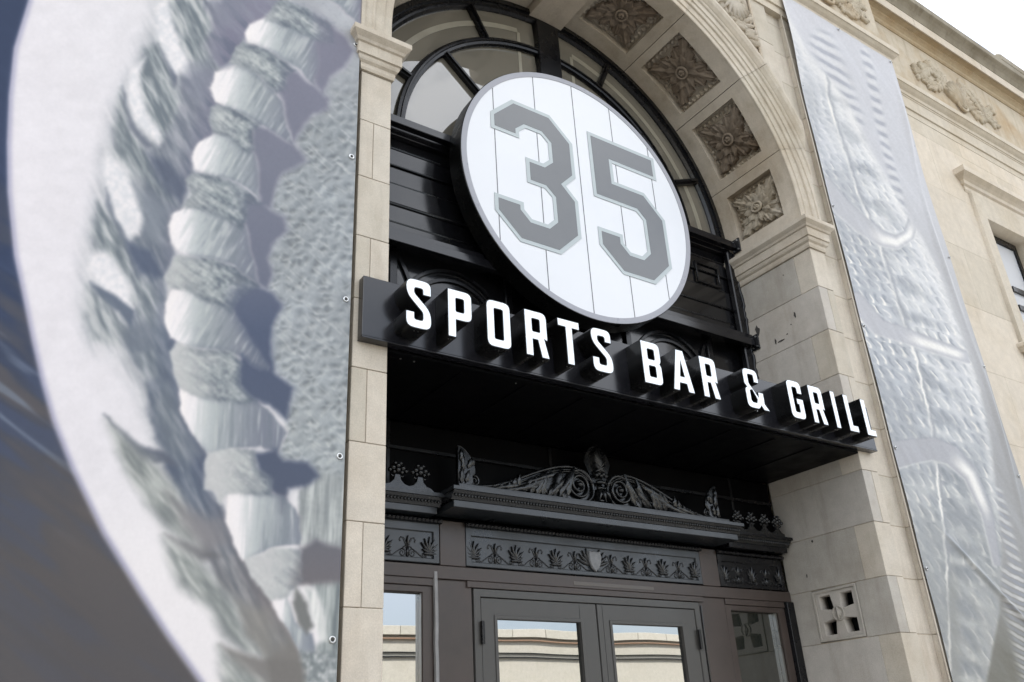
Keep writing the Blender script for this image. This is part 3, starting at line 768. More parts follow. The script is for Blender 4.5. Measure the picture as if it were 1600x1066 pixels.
# ================================================================== round sign with 35
DX, DZ, DR, DY = 0.0, 5.823, 1.212, 0.600
rs = thing('round_sign', 'large round white pinstriped sign with grey number 35', 'sign', (DX, 0.75, DZ - DR))
n = 128
def ring(r, y): return [(DX + r * math.cos(2 * PI * k / n), y, DZ + r * math.sin(2 * PI * k / n)) for k in range(n)]
mb = MB(); mb.grid(np.array([ring(DR - 0.006, DY + 0.0), ring(DR, DY + 0.004), ring(DR, DY + 0.17)]), closed_v=True)
mb.f.append(tuple(2 * n + i for i in range(n))); mb.m.append(0)
mb.build('drum', MAT['letter_side'], rs)
mb = MB(); mb.grid(np.array([ring(DR - 0.055, DY + 0.005), ring(DR - 0.055, DY - 0.004), ring(DR - 0.006, DY - 0.004), ring(DR - 0.005, DY + 0.005)]), closed_v=True)
mb.build('rim', MAT['rim'], rs)
mb = MB(); mb.add(ring(DR - 0.054, DY), [tuple(range(n))]); mb.add(ring(DR - 0.054, DY + 0.02), [tuple(range(n))]); mb.build('face', MAT['white_face'], rs)
for x in (-0.885, -0.458, -0.03, 0.400, 0.828):
    h = math.sqrt((DR - 0.056) ** 2 - x * x)
    MB().box(x - 0.0035, x + 0.0035, DY - 0.0022, DY - 0.0002, DZ - h, DZ + h).build('pinstripe', MAT['pin'], rs)
three = [(-0.70, 0.70), (-0.31, 0.70), (-0.085, 0.48), (-0.085, 0.12), (-0.20, 0.0), (-0.085, -0.12), (-0.085, -0.48), (-0.31, -0.70), (-0.70, -0.70), (-0.92, -0.48), (-0.92, -0.32), (-0.645, -0.32), (-0.645, -0.385), (-0.575, -0.455), (-0.42, -0.455), (-0.35, -0.385), (-0.35, -0.17), (-0.42, -0.105), (-0.595, -0.105), (-0.595, 0.145), (-0.42, 0.145), (-0.35, 0.21), (-0.35, 0.385), (-0.42, 0.45), (-0.575, 0.45), (-0.645, 0.385), (-0.645, 0.315), (-0.92, 0.315), (-0.92, 0.48)]
five = [(0.10, 0.70), (0.885, 0.70), (0.885, 0.445), (0.355, 0.445), (0.355, 0.245), (0.70, 0.245), (0.915, 0.02), (0.915, -0.48), (0.69, -0.70), (0.33, -0.70), (0.105, -0.48), (0.105, -0.30), (0.375, -0.30), (0.375, -0.385), (0.445, -0.455), (0.575, -0.455), (0.645, -0.385), (0.645, -0.065), (0.575, 0.005), (0.10, 0.005)]
def inset(lp, d):
    N = len(lp); out = []
    area = sum(lp[i][0] * lp[(i + 1) % N][1] - lp[(i + 1) % N][0] * lp[i][1] for i in range(N))
    sg = 1 if area > 0 else -1
    for i in range(N):
        a, b, c = Vector(lp[i - 1]), Vector(lp[i]), Vector(lp[(i + 1) % N])
        d0, d1 = (b - a).normalized(), (c - b).normalized()
        n0, n1 = Vector((-d0.y, d0.x)) * sg, Vector((-d1.y, d1.x)) * sg
        nn = (n0 + n1) / max(0.2, 1 + n0.dot(n1)); out.append((b.x + nn.x * d, b.y + nn.y * d))
    return out
for lp, dg in ((three, '3'), (five, '5')):
    L1 = [(DX + x, DZ + z) for x, z in lp]; L2 = inset(L1, 0.036)
    dgt = plate('digit', [L2], DY - 0.0062, DY - 0.0032, MAT['digit'], rs, label='grey %s of the round sign' % ('three' if dg == '3' else 'five'))
    plate('digit_border', [L1], DY - 0.0046, DY - 0.0024, MAT['digit_edge'], rs, label='pale border of the %s' % ('three' if dg == '3' else 'five'))
for x in (-0.6, 0.6):
    for z in (6.035, 4.965): block('bracket', x - 0.04, x + 0.04, DY + 0.165, 0.776, z - 0.04, z + 0.04, MAT['black'], rs)

# ================================================================== canopy board and letters
sg = thing('lettered_sign', 'long black canopy sign reading SPORTS BAR & GRILL in raised white letters', 'sign', (0, 0, 3.64))
block('board', -2.275, 2.262, -0.065, -0.004, 3.672, 4.045, MAT['board'], sg, bevel=0.003)
block('bottom_flange', -2.275, 2.262, -0.069, -0.0045, 3.660, 3.671, MAT['board'], sg, bevel=0.002)
block('soffit_panel', -2.088, 2.088, -0.0035, 0.93, 3.640, 3.656, MAT['soffit'], sg, bevel=0)
for i in range(9): block('soffit_batten', -2.05 + 0.455 * i, -2.02 + 0.455 * i, 0.05, 0.90, 3.632, 3.6395, MAT['soffit'], sg)
block('canopy_top', -2.088, 2.088, 0.0, 0.93, 4.02, 4.04, MAT['black'], sg, bevel=0)

def rnd(pts, n=4):
    """pts: (x, z, radius) -> polyline with rounded corners"""
    out = []; N = len(pts)
    for i in range(N):
        x, z, r = pts[i]; p = Vector((x, z))
        if r == 0: out.append((x, z)); continue
        a = (Vector(pts[i - 1][:2]) - p); b = (Vector(pts[(i + 1) % N][:2]) - p)
        ra = min(r, a.length * .5, b.length * .5); a = a.normalized() * ra; b = b.normalized() * ra
        for k in range(n + 1):
            t = k / n; q = p + a * (1 - t) ** 2 + b * t ** 2; out.append((q.x, q.y))
    return out
H = 0.307; T = 0.055
def rect(x0, x1, z0, z1, r=0.008): return rnd([(x0, z0, r), (x1, z0, r), (x1, z1, r), (x0, z1, r)], 2)[::-1]
def gS(w):
    m = H / 2
    return [rnd([(0, .205, .05), (0, H, .05), (w, H, .05), (w, .215, 0), (w - T, .215, 0), (w - T, H - T, .012), (T, H - T, .014), (T, .218, .012), (w, .118, .05), (w, 0, .05), (0, 0, .05), (0, .10, 0), (T, .10, 0), (T, T, .012), (w - T, T, .014), (w - T, .103, .012)])]
def gP(w): return [rnd([(0, 0, 0), (0, H, 0), (w, H, .045), (w, .112, .045), (T, .112, 0), (T, 0, 0)]), rect(T, w - T, .112 + T, H - T)]
def gO(w): return [rnd([(0, 0, .045), (0, H, .045), (w, H, .045), (w, 0, .045)]), rect(T, w - T, T, H - T)]
def gR(w): return [rnd([(0, 0, 0), (0, H, 0), (w - .008, H, .045), (w - .008, .115, .02), (w - .030, .125, 0), (w, 0, 0), (w - .058, 0, 0), (w - .082, .112, 0), (T, .112, 0), (T, 0, 0)]), rect(T, w - .008 - T, .112 + T, H - T)]
def gT(w): return [rnd([(0, H, 0), (w, H, 0), (w, H - T, 0), (w / 2 + T / 2, H - T, 0), (w / 2 + T / 2, 0, 0), (w / 2 - T / 2, 0, 0), (w / 2 - T / 2, H - T, 0), (0, H - T, 0)])]
def gB(w): return [rnd([(0, 0, 0), (0, H, 0), (w, H, .045), (w, .175, .02), (w - .012, .155, 0), (w, .135, .02), (w, 0, .045)]), rect(T, w - T, T, .130), rect(T, w - T, .180, H - T)]
def gA(w): 
    k = .058; zb = .070
    return [rnd([(0, 0, 0), (w / 2 - .034, H, 0), (w / 2 + .034, H, 0), (w, 0, 0), (w - k, 0, 0), (w - k - .010, zb - .012, 0), (k + .010, zb - .012, 0), (k, 0, 0)]), [(k + .022, zb + .040), (w - k - .022, zb + .040), (w / 2, H - .075)]]
def gG(w): return [rnd([(0, 0, .045), (0, H, .045), (w, H, .045), (w, .205, 0), (w - T, .205, 0), (w - T, H - T, .012), (T, H - T, .012), (T, T, .012), (w - T, T, .012), (w - T, .118, 0), (w - .075, .118, 0), (w - .075, .165, 0), (w, .165, 0), (w, 0, .045)])]
def gI(w): return [rect(0, w, 0, H, 0.0)]
def gL(w): return [rnd([(0, 0, 0), (0, H, 0), (T, H, 0), (T, T, 0), (w, T, 0), (w, 0, 0)])]
def gAmp(w):
    return [rnd([(w, 0, 0), (w - .062, 0, 0), (w - .085, .030, 0), (w - .110, 0, .03), (0, 0, .045), (0, .145, .03), (.022, .160, .0), (.0, .18, .02), (.0, H, .045), (.155, H, .045), (.155, .205, 0), (.105, .205, 0), (.105, H - .045, .012), (.050, H - .045, .012), (.050, .190, .01), (.130, .095, 0), (.130, .135, 0), (.185, .135, 0), (.185, .075, .01), (w - .045, .052, 0)]),
            [(.050, .135), (.072, .142), (.112, .075), (.100, .048), (.062, .048), (.050, .060)]]
TXT = [(gS, -2.085, .160, 'S', 1), (gP, -1.821, .161, 'P', 1), (gO, -1.562, .168, 'O', 1), (gR, -1.292, .172, 'R', 1), (gT, -1.043, .170, 'T', 1), (gS, -0.785, .165, 'S', 2),
       (gB, -0.365, .166, 'B', 1), (gA, -0.112, .196, 'A', 1), (gR, 0.170, .163, 'R', 2), (gAmp, 0.600, .228, 'ampersand', 1),
       (gG, 1.070, .160, 'G', 1), (gR, 1.318, .165, 'R', 3), (gI, 1.582, .052, 'I', 1), (gL, 1.742, .115, 'L', 1), (gL, 1.960, .118, 'L', 2)]
ZB = 3.709; YL = -0.205
for g_, x0, w_, nm, k_ in TXT:
    loops = [[(x0 + px, ZB + pz) for px, pz in lp] for lp in g_(w_)]
    body = plate('letter', loops, YL, -0.066, MAT['letter_side'], sg, label='raised letter %s' % nm if nm != 'ampersand' else 'raised ampersand')
    ins = [inset(lp, 0.0045) if i == 0 else [(c_[0], c_[1]) for c_ in inset(lp, -0.0045)] for i, lp in enumerate(loops)]
    plate('letter_face', ins, YL - 0.003, YL - 0.0005, MAT['letter_face'], body)
    mb = MB()
    xs = [x0 + 0.03, x0 + w_ - 0.03] if nm in 'PR' or nm == 'A' else [x0 + w_ / 2 - 0.012, x0 + w_ / 2 + 0.012]
    if nm == 'P': xs = [x0 + .02, x0 + .036]
    for x in xs: mb.tube([(x, YL + 0.03, ZB - 0.0035), (x, YL + 0.03, ZB + 0.004)], 0.0035, n=6)
    mb.build('screw', MAT['steel'], body)
mb = MB()
for x in (-2.085 + .1, -1.9, -1.2): mb.tube([(x, 0.05, 3.636), (x, 0.05, 3.640)], 0.006, n=6)
mb.build('soffit_rivet', MAT['steel'], sg)

# ================================================================== the shopfront under the canopy
sf = thing('shopfront', 'dark metal shopfront with glazed double doors, sidelights and cast ornament above', 'shopfront', (0, YF, 0))
def bs(nm, x0, x1, y0, y1, z0, z1, mat='bronze', bevel=0.003, parent=None, label=None): return block(nm, x0, x1, y0, y1, z0, z1, MAT[mat], parent or sf, bevel, label)
bs('back_panel', -2.088, 2.088, 1.0, 1.08, 2.70, 3.68, 'soffit', 0)
bs('upper_panel', -2.086, 2.086, 0.955, 0.999, 3.17, 3.638, 'soffit', 0.004)
for x in (-1.62, -0.30, 1.60): bs('panel_joint', x - .012, x + .012, 0.945, 0.9545, 3.17, 3.637, 'black', 0.002)
bs('panel_rail', -2.084, 2.084, 0.935, 0.9545, 3.44, 3.465, 'black', 0.003)
bs('lintel', -2.086, 2.086, 0.918, 0.999, 2.618, 2.700, 'bronze')
for s in (-1, 1):
    x0, x1 = sorted((s * 1.072, s * 1.262)); bs('pilaster', x0, x1, 0.912, 0.999, 2.702, 2.99, 'bronze')
    x0, x1 = sorted((s * 1.02, s * 1.30)); bs('jamb_cladding', x0, x1, 0.936, 0.999, 0.0, 2.617, 'bronze')
    x0, x1 = sorted((s * 1.305, s * 2.0)); bs('sidelight_head', x0, x1, 0.926, 0.999, 2.572, 2.617, 'bronze')
    # sidelight
    a, b = sorted((s * 1.302, s * 2.0))
    sl = plate('sidelight', [[(a, 0.02), (b, 0.02), (b, 2.570), (a, 2.570)], [(a + .062, 0.25), (a + .062, 2.532), (b - .075, 2.532), (b - .075, 0.25)]], 0.938, 0.999, MAT['bronze'], sf, bevel=0.002)
    MB().box(a + .0622, b - .0752, 0.985, 0.993, 0.2505, 2.5318).build('glass', MAT['glass_door' if s < 0 else 'glass_dark'], sl)
    xe = b - .0805 if s < 0 else b - .098
    MB().box(xe, xe + .004, 0.950, 0.984, 0.26, 2.528).build('glazing_bead', MAT['steel'], sl)
    if s > 0: MB().box(xe - .012, xe - .006, 0.950, 0.984, 0.26, 2.528).build('glazing_bead', MAT['steel'], sl)
    x0, x1 = sorted((s * 2.002, s * 2.088)); bs('end_post', x0, x1, 0.90, 0.999, 0.0, 2.617, 'black')
mb = MB(); rr = random.Random(3)
mb.tube([(-1.290 + rr.uniform(-.003, .003), 0.925, z) for z in np.linspace(0, 2.66, 26)], 0.016, n=6); mb.build('caulk_strip', MAT['caulk'], sf)
mb = MB(); mb.tube([(1.035 + 0.012 * math.sin(z * 2.2), 0.93, z) for z in np.linspace(0, 2.55, 40)], 0.009, n=6); mb.build('cable', MAT['board'], sf)
# door frame and two leaves
plate('door_frame', [[(-1.010, 0.0), (1.010, 0.0), (1.010, 2.572), (-1.010, 2.572)], [(-0.958, -0.001 + 0.004), (-0.958, 2.523), (0.958, 2.523), (0.958, 0.003)]], 0.930, 0.999, MAT['door'], sf, bevel=0.002)
bs('door_head_trim', -1.06, 1.06, 0.922, 0.9295, 2.576, 2.617, 'bronze')
bs('frame_stop', -0.958, 0.958, 0.985, 0.999, 2.50, 2.5228, 'dark', 0)
for s in (-1, 1):
    a, b = sorted((s * 0.006, s * 0.953)); hi = (0.118, 0.124) if s < 0 else (0.122, 0.142)
    ga, gb = (-0.834, -0.152) if s < 0 else (0.130, 0.806)
    dr = plate('door', [[(a, 0.01), (b, 0.01), (b, 2.517), (a, 2.517)], [(ga, 0.30), (ga, 2.390), (gb, 2.390), (gb, 0.30)]], 0.936, 0.984, MAT['door'], sf, bevel=0.002, label='left glazed door leaf' if s < 0 else 'right glazed door leaf')
    MB().box(ga + .0005, gb - .0005, 0.958, 0.966, 0.3005, 2.3895).build('glass', MAT['glass_door'], dr)
    gb_ = MB(); q = [(ga, .30), (ga, 2.39), (gb, 2.39), (gb, .30)]
    plate('glazing_bead', [[(ga - .022, .278), (gb + .022, .278), (gb + .022, 2.412), (ga - .022, 2.412)], q], 0.930, 0.9355, MAT['door'], dr, bevel=0.0015)
    for z in (2.30, 1.3, 0.3): 
        mb = MB(); mb.tube([(s * 0.958, 0.915, z - 0.07), (s * 0.958, 0.915, z + 0.07)], 0.013, n=8); mb.build('hinge', MAT['black'], dr)
    MB().box(a + (.045 if s > 0 else .80), a + (.0465 if s > 0 else .8015), 0.9345, 0.9359, 0.02, 2.51).build('stile_joint', MAT['dark'], dr)
    mb = MB(); hx = s * 0.07; mb.tube([(hx, 0.935, 0.95), (hx, 0.88, 0.95), (hx, 0.88, 1.35), (hx, 0.935, 1.35)], 0.012, n=8); mb.build('handle', MAT['steel'], dr)
bs('door_plate', -0.20, 0.55, 0.9155, 0.9178, 2.636, 2.662, 'tape', 0.001)

# ornamented frieze: framed panels with palmettes and lilies over scrolls
def st(mb, pts, r, n=5):   # (x, z) strokes on the plane y
    mb.tube([(x, YO, z) for x, z in pts], r, n=n)
YO = 0.0
def petal(mb, x, z, a, L, W, H=0.010):
    V = leaf(L, W, H, lobes=0.5, nu=6, nv=5, curl=0.5, rib=0.1, skirt=0.004)
    X = V[..., 0] * math.cos(a) - V[..., 1] * math.sin(a) + x; Z = V[..., 0] * math.sin(a) + V[..., 1] * math.cos(a) + z
    mb.grid(np.stack([X, YO - V[..., 2], Z], -1))
def spiral(mb, cx, cz, r0, turns, a0, sgn, r, k=22):
    st(mb, [(cx + r0 * (1 - 0.82 * t) * math.cos(a0 + sgn * t * turns * 2 * PI), cz + r0 * (1 - 0.82 * t) * math.sin(a0 + sgn * t * turns * 2 * PI)) for t in np.linspace(0, 1, k)], list(np.linspace(r, r * 0.6, k)))
def palmette_mb(h=0.135):
    mb = MB()
    for k in range(-4, 5):
        a = PI / 2 + k * 0.40; L = h * (1.0 - 0.05 * abs(k)) * (0.80 if abs(k) < 3 else 0.62)
        petal(mb, 0.004 * k, h * 0.20, a, L, h * 0.075, 0.013)
    mb.ball((0, YO - 0.004, h * 0.20), h * 0.09, 8, 5)
    for s in (-1, 1): spiral(mb, s * 0.030, 0.010, 0.020, 1.2, PI / 2, -s, 0.0045, 12)
    return mb
def lily_mb(h=0.135):
    mb = MB()
    petal(mb, 0, h * 0.42, PI / 2, h * 0.55, h * 0.07, 0.014)
    for s in (-1, 1):
        st(mb, [(0, h * .38), (s * .014, h * .62), (s * .028, h * .84), (s * .046, h * .88), (s * .056, h * .76), (s * .050, h * .68)], [.006, .006, .0055, .005, .005, .006])
        st(mb, [(0, h * .40), (s * .018, h * .46), (s * .030, h * .40)], .005)
        spiral(mb, s * 0.036, h * 0.16, 0.026, 1.4, PI / 2, s, 0.0055, 16)
        st(mb, [(s * .036, h * .16 + .026), (s * .066, h * .22), (s * .100, h * .04), (s * .135, 0.004)], .0045)
    st(mb, [(0, 0), (0, h * .45)], .010)
    return mb
YO = 0.0
pal_me = palmette_mb().mesh('palmette', MAT['cast'], True); lil_me = lily_mb().mesh('lily', MAT['cast'], True)
def orn(me, nm, x, y, z, parent, sc=1.0, mirror=False):
    o = bpy.data.objects.new(nm, me); link(o, parent); o.location = Vector((x, y, z)) - origin_of(parent)
    o.scale = (-sc if mirror else sc, sc, sc); return o
def ofrieze(x0, x1, items, mat):
    fz = plate('frieze_panel', [[(x0, 2.708), (x1, 2.708), (x1, 2.966), (x0, 2.966)], [(x0 + .045, 2.738), (x0 + .045, 2.906), (x1 - .045, 2.906), (x1 - .045, 2.738)]], 0.912, 0.96, MAT[mat], sf, bevel=0.004)
    MB().box(x0 + .03, x1 - .03, 0.926, 0.950, 2.725, 2.92).build('panel_ground', MAT[mat], fz)
    mb = MB(); mb.tube([(x0 - .01, 0.895, 2.975), (x1 + .01, 0.895, 2.975)], 0.016, n=6)
    for x in np.arange(x0, x1, 0.03): mb.ball((x, 0.885, 2.972), 0.011, 6, 4)
    mb.build('bead_course', MAT['black'], fz)
    for kind, x in items: orn(pal_me if kind == 'p' else lil_me, 'palmette' if kind == 'p' else 'lily', x, 0.925, 2.742, fz)
    return fz
it = []
for k in range(-3, 4):
    if k != 0: it.append(('p', k * 0.335))
for k in (-2.5, -1.5, -0.5, 0.5, 1.5, 2.5): it.append(('l', k * 0.335))
fz = ofrieze(-1.070, 1.070, it, 'blue_grey')
YO = 0.0
mb = MB(); sh = [(-.056, .150), (-.02, .143), (0, .150), (.02, .143), (.056, .150), (.056, .08), (.035, .03), (0, 0), (-.035, .03), (-.056, .08)]
me = poly_mesh('shield', [[(x, z) for x, z in sh[::-1]]], 0.008, 0.004)
plate('shield', [[(x + 0.004, 2.735 + z) for x, z in sh[::-1]]], 0.898, 0.924, MAT['shield'], fz, bevel=0.006)
for s in (-1, 1):
    mb = MB()
    for k in range(4): 
        YO = 0.925; petal(mb, s * 0.03, 2.78, PI / 2 - s * (0.25 + 0.33 * k), 0.125, 0.012, 0.012)
    mb.build('half_palmette', MAT['cast'], fz, smooth=True)
ofrieze(-2.04, -1.265, [('l', -1.49), ('p', -1.655), ('l', -1.82), ('p', -1.985), ('p', -1.335)], 'blue_grey')
ofrieze(1.268, 2.035, [('l', 1.49), ('p', 1.655), ('l', 1.82), ('p', 1.985), ('p', 1.335)], 'black')

# cornice ledges: the deep centre ledge and the two side ledges
def ledge(x0, x1, yb, yf, z0, z1, nm, mat1='blue_grey'):
    pf = [(0.0, z0 - 0.005), (yb - yf - 0.055, z0 - 0.005), (yb - yf - 0.055, z0), (yb - yf - 0.055, z0 + 0.042)]
    e = bs(nm, x0, x1, yf + .055, yb, z0, z0 + .044, mat1)
    mb = MB(); mb.grid(np.array([[(x, y, z) for y, z in ((yb, z0 + .045), (yf + .052, z0 + .045), (yf + .045, z0 + .06), (yf + .022, z0 + .085), (yf + .012, z0 + .098), (yb, z0 + .098))] for x in (x0 + .01 - .03, x1 + .02)]), closed_v=True)
    mb.f.append(tuple(range(6))); mb.m.append(0); mb.f.append(tuple(11 - i for i in range(6))); mb.m.append(0)
    mb.build('ogee_course', MAT['cast'], e)
    bd = MB()
    for x in np.arange(x0, x1, 0.024): add_ = bd.ball((x, yf + .030, z0 + .070), 0.011, 6, 4)
    bd.build('egg_course', MAT['cast'], e, smooth=True)
    MB().box(x0 - .03, x1 + .03, yf, yb, z0 + .099, z0 + .122).build('top_fillet', MAT[mat1], e)
    return e
lg = ledge(-1.288, 1.288, 0.95, 0.625, 3.020, 3.14, 'centre_ledge')
bs('ledge_plinth', -1.235, 1.245, 0.70, 0.95, 3.1425, 3.185, 'blue_grey')
for s in (-1, 1):
    x0, x1 = sorted((s * 1.33, s * 2.03)); ledge(x0, x1, 0.95, 0.765, 3.00, 3.12, 'side_ledge', 'blue_grey' if s < 0 else 'black')
    # crest of berry finials on the side ledges
    cr_ = MB(); xa, xb = sorted((s * 1.34, s * 2.02))
    base = [(xa, 3.123), (xb, 3.123), (xb, 3.165)]
    xs = [1.46, 1.62, 1.78, 1.94]
    top = []
    for i, x in enumerate(xs): top += [(x + 0.075, 3.160), (x + .045, 3.170), (x + .022, 3.20), (x + .018, 3.235), (x - .018, 3.235), (x - .022, 3.20), (x - .045, 3.170), (x - 0.075, 3.160)] if True else []
    tt = sorted([(x + dx, z) for x in xs for dx, z in ((-.078, 3.158), (-.05, 3.166), (-.026, 3.19), (-.018, 3.225), (.018, 3.225), (.026, 3.19), (.05, 3.166), (.078, 3.158))])
    lp = [(s * 1.34, 3.123)] + [(s * x, z) for x, z in tt] + [(s * 2.02, 3.158), (s * 2.02, 3.123)]
    cst = plate('crest', [lp], 0.805, 0.83, MAT['cast'], sf, bevel=0.003)
    for x in xs:
        mb = MB(); X = s * x
        for (dx, dz, r) in ((0, .268, .017), (-.027, .252, .016), (.027, .252, .016), (0, .240, .017), (-.045, .235, .013), (.045, .235, .013), (-.015, .283, .012), (.015, .283, .012), (-.022, .225, .012), (.022, .225, .012)):
            mb.ball((X + dx * 1.25, 0.803, 3.012 + dz * 1.0), r * 1.2, 8, 6)
        mb.tube([(X - .05, .81, 3.225), (X - .035, .81, 3.21), (X - .02, .81, 3.215)], .006); mb.tube([(X + .05, .81, 3.225), (X + .035, .81, 3.21), (X + .02, .81, 3.215)], .006)
        mb.build('berry_finial', MAT['cast'], cst, smooth=True)

# scrolled pediment on the centre ledge
YP = 0.760
ped = plate('pediment', [[(-1.19, 3.186), (1.19, 3.186), (1.10, 3.205), (0.95, 3.225), (0.72, 3.295), (0.52, 3.375), (0.36, 3.425), (0.20, 3.43), (0.09, 3.36), (0.0, 3.34), (-0.09, 3.36), (-0.20, 3.43), (-0.36, 3.425), (-0.52, 3.375), (-0.72, 3.295), (-0.95, 3.225), (-1.10, 3.205)]], 0.785, 0.81, MAT['cast'], sf)
YO = YP + 0.008
for s in (-1, 1):
    mb = MB()
    crv = [(1.17, 3.235), (1.10, 3.205), (1.02, 3.204), (0.92, 3.222), (0.80, 3.262), (0.68, 3.312), (0.56, 3.362), (0.45, 3.402), (0.35, 3.428), (0.26, 3.437), (0.17, 3.422), (0.10, 3.378), (0.066, 3.315), (0.075, 3.25), (0.12, 3.205), (0.19, 3.195)]
    from mathutils.geometry import interpolate_bezier
    def smooth(p, k=5):
        o = []
        for i in range(len(p) - 1):
            p0, p1, p2, p3 = [Vector(p[max(0, min(len(p) - 1, i + j))]) for j in (-1, 0, 1, 2)]
            for q in range(k):
                t = q / k; o.append(tuple(0.5 * ((2 * p1) + (-p0 + p2) * t + (2 * p0 - 5 * p1 + 4 * p2 - p3) * t * t + (-p0 + 3 * p1 - 3 * p2 + p3) * t ** 3)))
        return o + [p[-1]]
    cs = smooth(crv)
    st(mb, [(s * x, z) for x, z in cs], 0.0125, 6)
    for d in (0.022, 0.036): st(mb, [(s * (0.19 + (x - 0.19) * (1 - d * 1.4)), z - d) for x, z in cs[14:56]], 0.007, 5)
    mb.build('scroll_rib', MAT['cast'], ped, smooth=True)
    mb = MB()
    for t0, rr_ in ((0.118, 0.014),):
        k = 60; pts = []
        for i in range(k):
            t = i / (k - 1); r_ = t0 * (1 - 0.80 * t); a = PI * 0.95 - t * 2.35 * 2 * PI
            pts.append((s * (0.192 + r_ * math.cos(a)), 3.315 + r_ * math.sin(a)))
        st(mb, pts, list(np.linspace(0.0155, 0.010, k)), 6)
    mb.ball((s * 0.192, YO - .006, 3.315), 0.024, 10, 6)
    mb.build('volute', MAT['cast'], ped, smooth=True)
    mb = MB()
    for i in range(13):     # acanthus fronds fanning from the volute to the tail
        t = i / 12; x = 0.33 + 0.60 * t; z = 3.20 + 0.01 * math.sin(i)
        hh = 0.20 * (1 - t) ** 0.9 + 0.025
        V = leaf(hh * 1.15, 0.018 + 0.012 * (1 - t), 0.026, lobes=2, nu=9, nv=7, curl=0.5)
        a = R(100 - 10 * math.sin(i * 1.7) + 38 * (1 - t) * (1 if i % 2 else 0.3)) 
        X = V[..., 0] * math.cos(a) - V[..., 1] * math.sin(a) + x; Z = V[..., 0] * math.sin(a) + V[..., 1] * math.cos(a) + z
        mb.grid(np.stack([s * X, YO + .004 - V[..., 2], Z], -1))
    for (x, z, L, a) in ((.40, 3.375, .28, -22), (.46, 3.335, .30, -24), (.50, 3.30, .34, -20), (.56, 3.26, .34, -13), (.36, 3.33, .16, -50), (.33, 3.27, .12, -75), (.72, 3.25, .22, -14)):
        V = leaf(L, 0.024, 0.03, lobes=3, nu=10, nv=7, curl=0.2); a = R(a)
        X = V[..., 0] * math.cos(a) - V[..., 1] * math.sin(a) + x; Z = V[..., 0] * math.sin(a) + V[..., 1] * math.cos(a) + z
        mb.grid(np.stack([s * X, YO + .002 - V[..., 2], Z], -1))
    for (x, z, r_) in ((.62, 3.235, .030), (.78, 3.222, .024), (.90, 3.212, .018), (.47, 3.235, .030)): spiral(mb, s * x, z, r_, 1.3, 0, s, 0.006, 14)
    mb.build('acanthus', MAT['cast'], ped, smooth=True)
    # acroterion at the end
    mb = MB()
    ac = [(1.205, 3.186), (1.205, 3.46), (1.165, 3.45), (1.12, 3.41), (1.085, 3.35), (1.075, 3.295), (1.095, 3.265), (1.09, 3.22), (1.12, 3.186)]
    a_ = plate('acroterion', [[(s * x, z) for x, z in ac]], 0.757, 0.79, MAT['cast'], sf, bevel=0.003)
    st(mb, [(s * x, z) for x, z in smooth(ac[1:7])], 0.010)
    spiral(mb, s * 1.075, 3.235, 0.036, 1.5, PI * .5, s, 0.009, 20)
    for (x, z, L, a) in ((1.185, 3.20, .11, 93), (1.165, 3.29, .12, 85), (1.15, 3.21, .09, 105), (1.13, 3.31, .08, 110), (1.18, 3.35, .09, 88), (1.10, 3.33, .05, 100)):
        V = leaf(L, 0.017, 0.018, lobes=2, nu=8, nv=7); a = R(a)
        X = V[..., 0] * math.cos(a) - V[..., 1] * math.sin(a) + x; Z = V[..., 0] * math.sin(a) + V[..., 1] * math.cos(a) + z
        mb.grid(np.stack([s * X, 0.757 - V[..., 2], Z], -1))
    mb.build('acroterion_leaf', MAT['cast'], a_, smooth=True)
# anthemion at the apex
mb = MB()
for k in range(-4, 5):
    a = R(90 + k * 17); L = 0.20 * (1 - 0.065 * abs(k))
    V = leaf(L, 0.0175, 0.030, lobes=0.4, nu=9, nv=7, curl=0.25, rib=0.05)
    X = V[..., 0] * math.cos(a) * (0.72) - V[..., 1] * math.sin(a) + 0.012 * k; Z = V[..., 0] * math.sin(a) + V[..., 1] * math.cos(a) + 3.425
    mb.grid(np.stack([X, 0.765 - V[..., 2], Z], -1))
for k in range(5): mb.ball((0.022 * (k - 2), 0.745, 3.40 + 0.012 * (k % 2)), 0.018, 8, 5)
mb.build('anthemion', MAT['cast'], ped, smooth=True)
plate('anthemion_back', [[(-.05, 3.33), (.05, 3.33), (.09, 3.43), (.125, 3.50), (.10, 3.57), (.05, 3.62), (0, 3.645), (-.05, 3.62), (-.10, 3.57), (-.125, 3.50), (-.09, 3.43)]], 0.778, 0.80, MAT['cast'], ped)
mb = MB()
for z in (3.205, 3.25, 3.30, 3.345): mb.tube([(-.045, 0.755, z), (-.02, 0.742, z + .004), (.02, 0.742, z + .004), (.045, 0.755, z)], 0.014, n=6)
for k in (-1, 0, 1):
    V = leaf(0.11, 0.016, 0.03, lobes=1, nu=7, nv=5); a = R(270 + k * 20)
    X = V[..., 0] * math.cos(a) - V[..., 1] * math.sin(a) + k * .02; Z = V[..., 0] * math.sin(a) + V[..., 1] * math.cos(a) + 3.30
    mb.grid(np.stack([X, 0.745 - V[..., 2], Z], -1))
mb.build('pendant_husk', MAT['cast'], ped, smooth=True)
